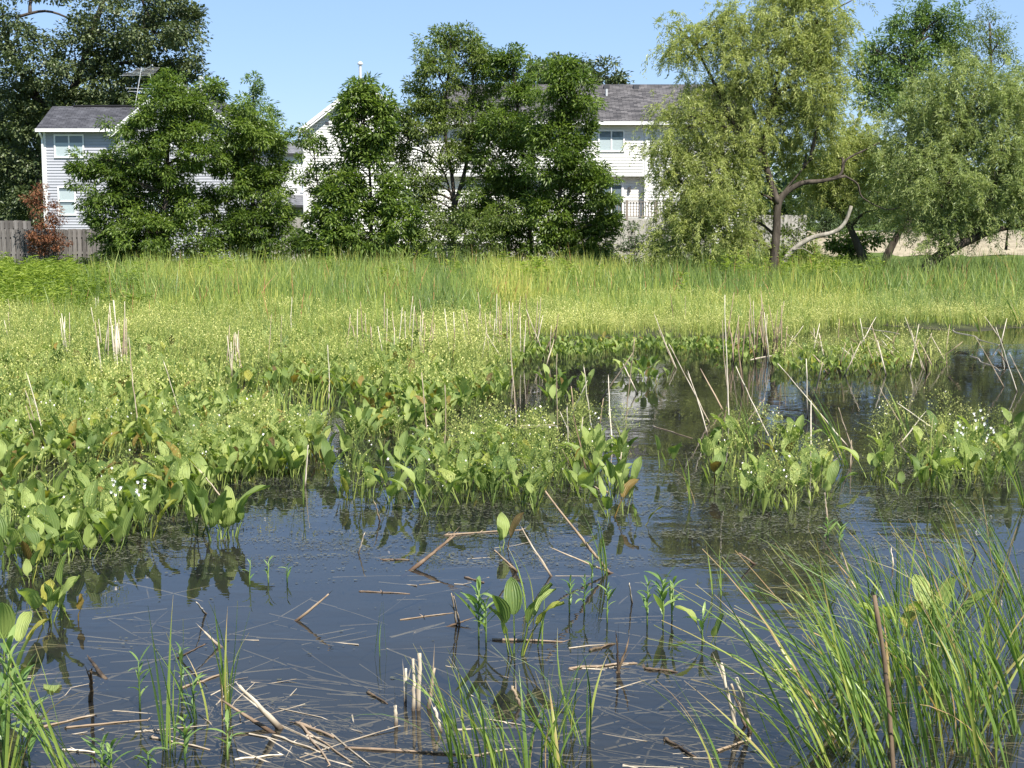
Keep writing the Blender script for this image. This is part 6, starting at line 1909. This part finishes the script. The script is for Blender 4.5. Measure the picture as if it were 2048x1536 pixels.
def small_plants():
    r = random.Random(44)
    for a in [
        (280, 1420, 0.26, 9, 1.0, 'smartweed with a white jointed stem in the near left water'),
        (364, 1385, 0.24, 9, 1.0, 'smartweed right of the white stemmed one'),
        (390, 1450, 0.24, 9, 0.9, 'smartweed with hanging leaves beside the slim blades'),
        (372, 1530, 0.22, 10, 1.15, 'leafy smartweed low at the bottom left'),
        (455, 1520, 0.18, 8, 1.0, 'smartweed below the frayed thick stalk'),
        (205, 1555, 0.16, 12, 1.0, 'bushy smartweed at the bottom left'),
        (225, 1570, 0.18, 11, 1.0, 'second bushy smartweed at the bottom left, right of its twin'),
        (300, 1560, 0.14, 8, 0.9, 'small smartweed at the bottom left of the water'),
        (20, 1440, 0.36, 16, 1.7, 'tall bright smartweed at the left edge'),
        (45, 1470, 0.30, 15, 1.5, 'bright smartweed right of the tall one at the left edge'),
        (5, 1520, 0.34, 16, 1.7, 'dense bright smartweed in the lower left edge'),
        (60, 1530, 0.24, 13, 1.4, 'smartweed in the lower left corner beside the long blades'),
        (958, 1280, 0.31, 12, 1.6, 'bright smartweed with broad upper leaves beside the split stalk'),
        (972, 1285, 0.24, 10, 1.35, 'shorter smartweed sharing the foot of the bright one'),
        (1140, 1225, 0.20, 10, 0.9, 'small pale smartweed, leftmost in the middle row of weeds'),
        (1170, 1225, 0.22, 10, 0.95, 'pale smartweed with arching leaves in the middle row of weeds'),
        (1215, 1245, 0.22, 11, 0.95, 'greyish smartweed at the centre of the middle row of weeds'),
        (1185, 1165, 0.16, 6, 0.8, 'lanky smartweed behind the middle row of weeds'),
        (1295, 1250, 0.26, 11, 1.05, 'tall smartweed beside the pale stalk tip'),
        (1325, 1250, 0.27, 14, 1.5, 'leafy smartweed with dark lower leaves'),
        (1345, 1240, 0.24, 10, 1.1, 'smartweed right of the leafy dark one'),
        (1405, 1285, 0.18, 7, 1.0, 'low smartweed beside the fan of bright blades'),
        (1655, 1085, 0.16, 12, 0.9, 'feathery smartweed around the pale upright stub'),
        (1680, 1090, 0.15, 10, 0.85, 'feathery smartweed right of the pale upright stub'),
        (538, 1165, 0.15, 6, 0.7, 'thin dark smartweed in open water'),
        (575, 1165, 0.12, 5, 0.6, 'tiny pale weed in open water'),
        (500, 1170, 0.17, 5, 0.6, 'thin weed with a dark stem in open water'),
    ]:
        smartweed(*a, r)
    # arrowhead with white flowers
    g = random.Random(3)
    wm = plain_mat('white_petal', (0.82, 0.82, 0.78), 0.6, 0.2)
    for (px, py, h, lab) in [(1955, 945, 0.62, 'arrowhead plant with white flowers in the right pool'), (1975, 950, 0.50, 'second white flowered arrowhead right of the first'),
                             (1915, 935, 0.46, 'arrowhead with few small white flowers left of the first'),
                             (235, 1060, 0.42, 'white flowered arrowhead at the edge of the left bed'), (285, 1055, 0.40, 'white flowered arrowhead right of its twin in the left bed')]:
        p = P(px, py)
        root = empty('arrowhead_plant', p, lab, 'arrowhead')
        mb = MB(); mb.tube([(0, 0, -.05), (0.01, 0, h * .5), (0.0, 0.01, h)], [0.006, 0.005, 0.003], 5); mb.build('stem', M['smart'], root)
        for k in range(7):
            q = Vector((g.uniform(-.05, .05), g.uniform(-.05, .05), h * (0.7 + 0.31 * k / 6)))
            mb = MB()
            for j in range(3):
                a = j * 2.094 + g.uniform(0, 1); u = Vector((math.cos(a), -0.5, math.sin(a))) * 0.014; v = Vector((-math.sin(a), 0.1, math.cos(a))) * 0.009
                mb.add([(0, 0, 0), u * .6 + v, u * 1.1, u * .6 - v], tris=[(0, 1, 2), (0, 2, 3)])
            o = mb.build('flower', wm, root); o.location = q
        for k in range(3):
            o = link(bpy.data.objects.new('leaf', PLM[k * 3 + 2])); o.parent = root; o.rotation_euler = (0, 0, k * 2.1 + g.random()); o.scale = (.6, .8, .9)


small_plants()

# ------------------------------------------------------------------ sunken straw, floating flecks
def water_litter():
    g = np.random.default_rng(8); r = random.Random(8)
    mb = MB()
    for k in range(420):
        px, py = r.uniform(-60, 2110), 1130 + 420 * r.random() ** 0.75
        p = P(px, py)
        a = r.choice((0.1, 0.35, -0.5, 0.9, -0.9, -0.25, 1.3)) + r.gauss(0, 0.25)
        L = r.uniform(0.15, 0.75)
        d = Vector((math.cos(a), math.sin(a), 0)) * L * 0.5
        z = -r.uniform(0.012, 0.10)
        dz = Vector((0, 0, r.uniform(-.02, .02)))
        c = Vector((p.x, p.y, z))
        w = r.uniform(0.0025, 0.0075)
        mb.tube([c - d - dz, c + Vector((0, 0, 0.0)) + Vector((-d.y, d.x, 0)) * r.uniform(-.06, .06), c + d + dz], [w, w, w * 0.7], 4)
    for cx, cy, sx, sy, n, a0 in ((640, 1475, 110, 45, 90, -0.7), (500, 1400, 90, 30, 30, 0.5), (1250, 1330, 110, 25, 40, 0.1), (1380, 1500, 80, 25, 35, -0.4), (300, 1480, 160, 35, 40, 0.15), (830, 1500, 120, 25, 30, 0.05), (1050, 1130, 150, 30, 35, 0.1), (120, 1430, 90, 40, 30, 0.3)):
        for k in range(n):
            p = P(r.gauss(cx, sx), min(1560, r.gauss(cy, sy)))
            a = a0 + r.gauss(0, 0.45); L = r.uniform(0.12, 0.6); w = r.uniform(0.002, 0.006)
            d = Vector((math.cos(a), math.sin(a), 0)) * L * 0.5; c = Vector((p.x, p.y, -r.uniform(-0.003, 0.03)))
            mb.tube([c - d, c + Vector((-d.y, d.x, 0)) * r.uniform(-.1, .1), c + d + Vector((0, 0, r.uniform(-.03, .02)))], [w, w * 0.9, w * 0.5], 4)
    o = mb.build('sunken_straw', M['straw']); tag(o, 'pale straw lying under the near water surface', 'straw', kind='stuff')
    # flecks of duckweed and rotten bits on the surface
    N = 380000
    y = g.uniform(7.0, 30, N); x = g.uniform(-0.38, 0.38, N) * y
    px, py = px_of(x, y, np.zeros(N))
    n1 = vnoise(x * 0.55, y * 1.5, 0.9, 3.0); n2 = vnoise(x * 0.5, y * 2.2, 2.2, 6.0)
    band = sm(930, 960, py) * (1 - sm(1090, 1190, py)) * 0.95 + 0.015 * sm(1090, 1150, py) + 0.9 * sm(1550, 1640, px) * sm(650, 680, py) * (1 - sm(735, 755, py)) + 0.18 * sm(880, 930, py) * (1 - sm(930, 960, py))
    band = band + 0.6 * inside(px, py, [(1330, 1130), (1340, 890), (2100, 890), (2100, 1130)]) + 0.35 * inside(px, py, LEFT_BED)
    keep = g.random(N) < band * np.clip((n1 * 0.8 + n2 * 0.9) * 2.2 + 0.42, 0, 1)
    x, y = x[keep], y[keep]; n = len(x)
    a = g.uniform(0, 6.28, n)[:, None] + np.array([0, 1.4, 2.6, 4.4])[None]
    s = (0.003 + 0.009 * g.random(n) ** 3)[:, None] * (0.6 + 0.6 * g.random((n, 4)))
    V = np.stack([x[:, None] + np.cos(a) * s * 1.6, y[:, None] + np.sin(a) * s, np.full((n, 4), 0.004) + g.random((n, 1)) * 0.006], -1)
    q = (np.array([[0, 1, 2, 3]])[None] + (np.arange(n) * 4)[:, None, None]).reshape(-1, 4)
    print('flecks', n)
    me = np_mesh('floating_flecks', V.reshape(-1, 3), [q], [M['scum']])
    o = link(bpy.data.objects.new('floating_flecks', me)); tag(o, 'scum of dark flecks floating on the pond', 'pond scum', kind='stuff')


water_litter()

print('objects', len(bpy.data.objects), 'tris', sum(len(o.data.polygons) for o in bpy.data.objects if o.type == 'MESH'))
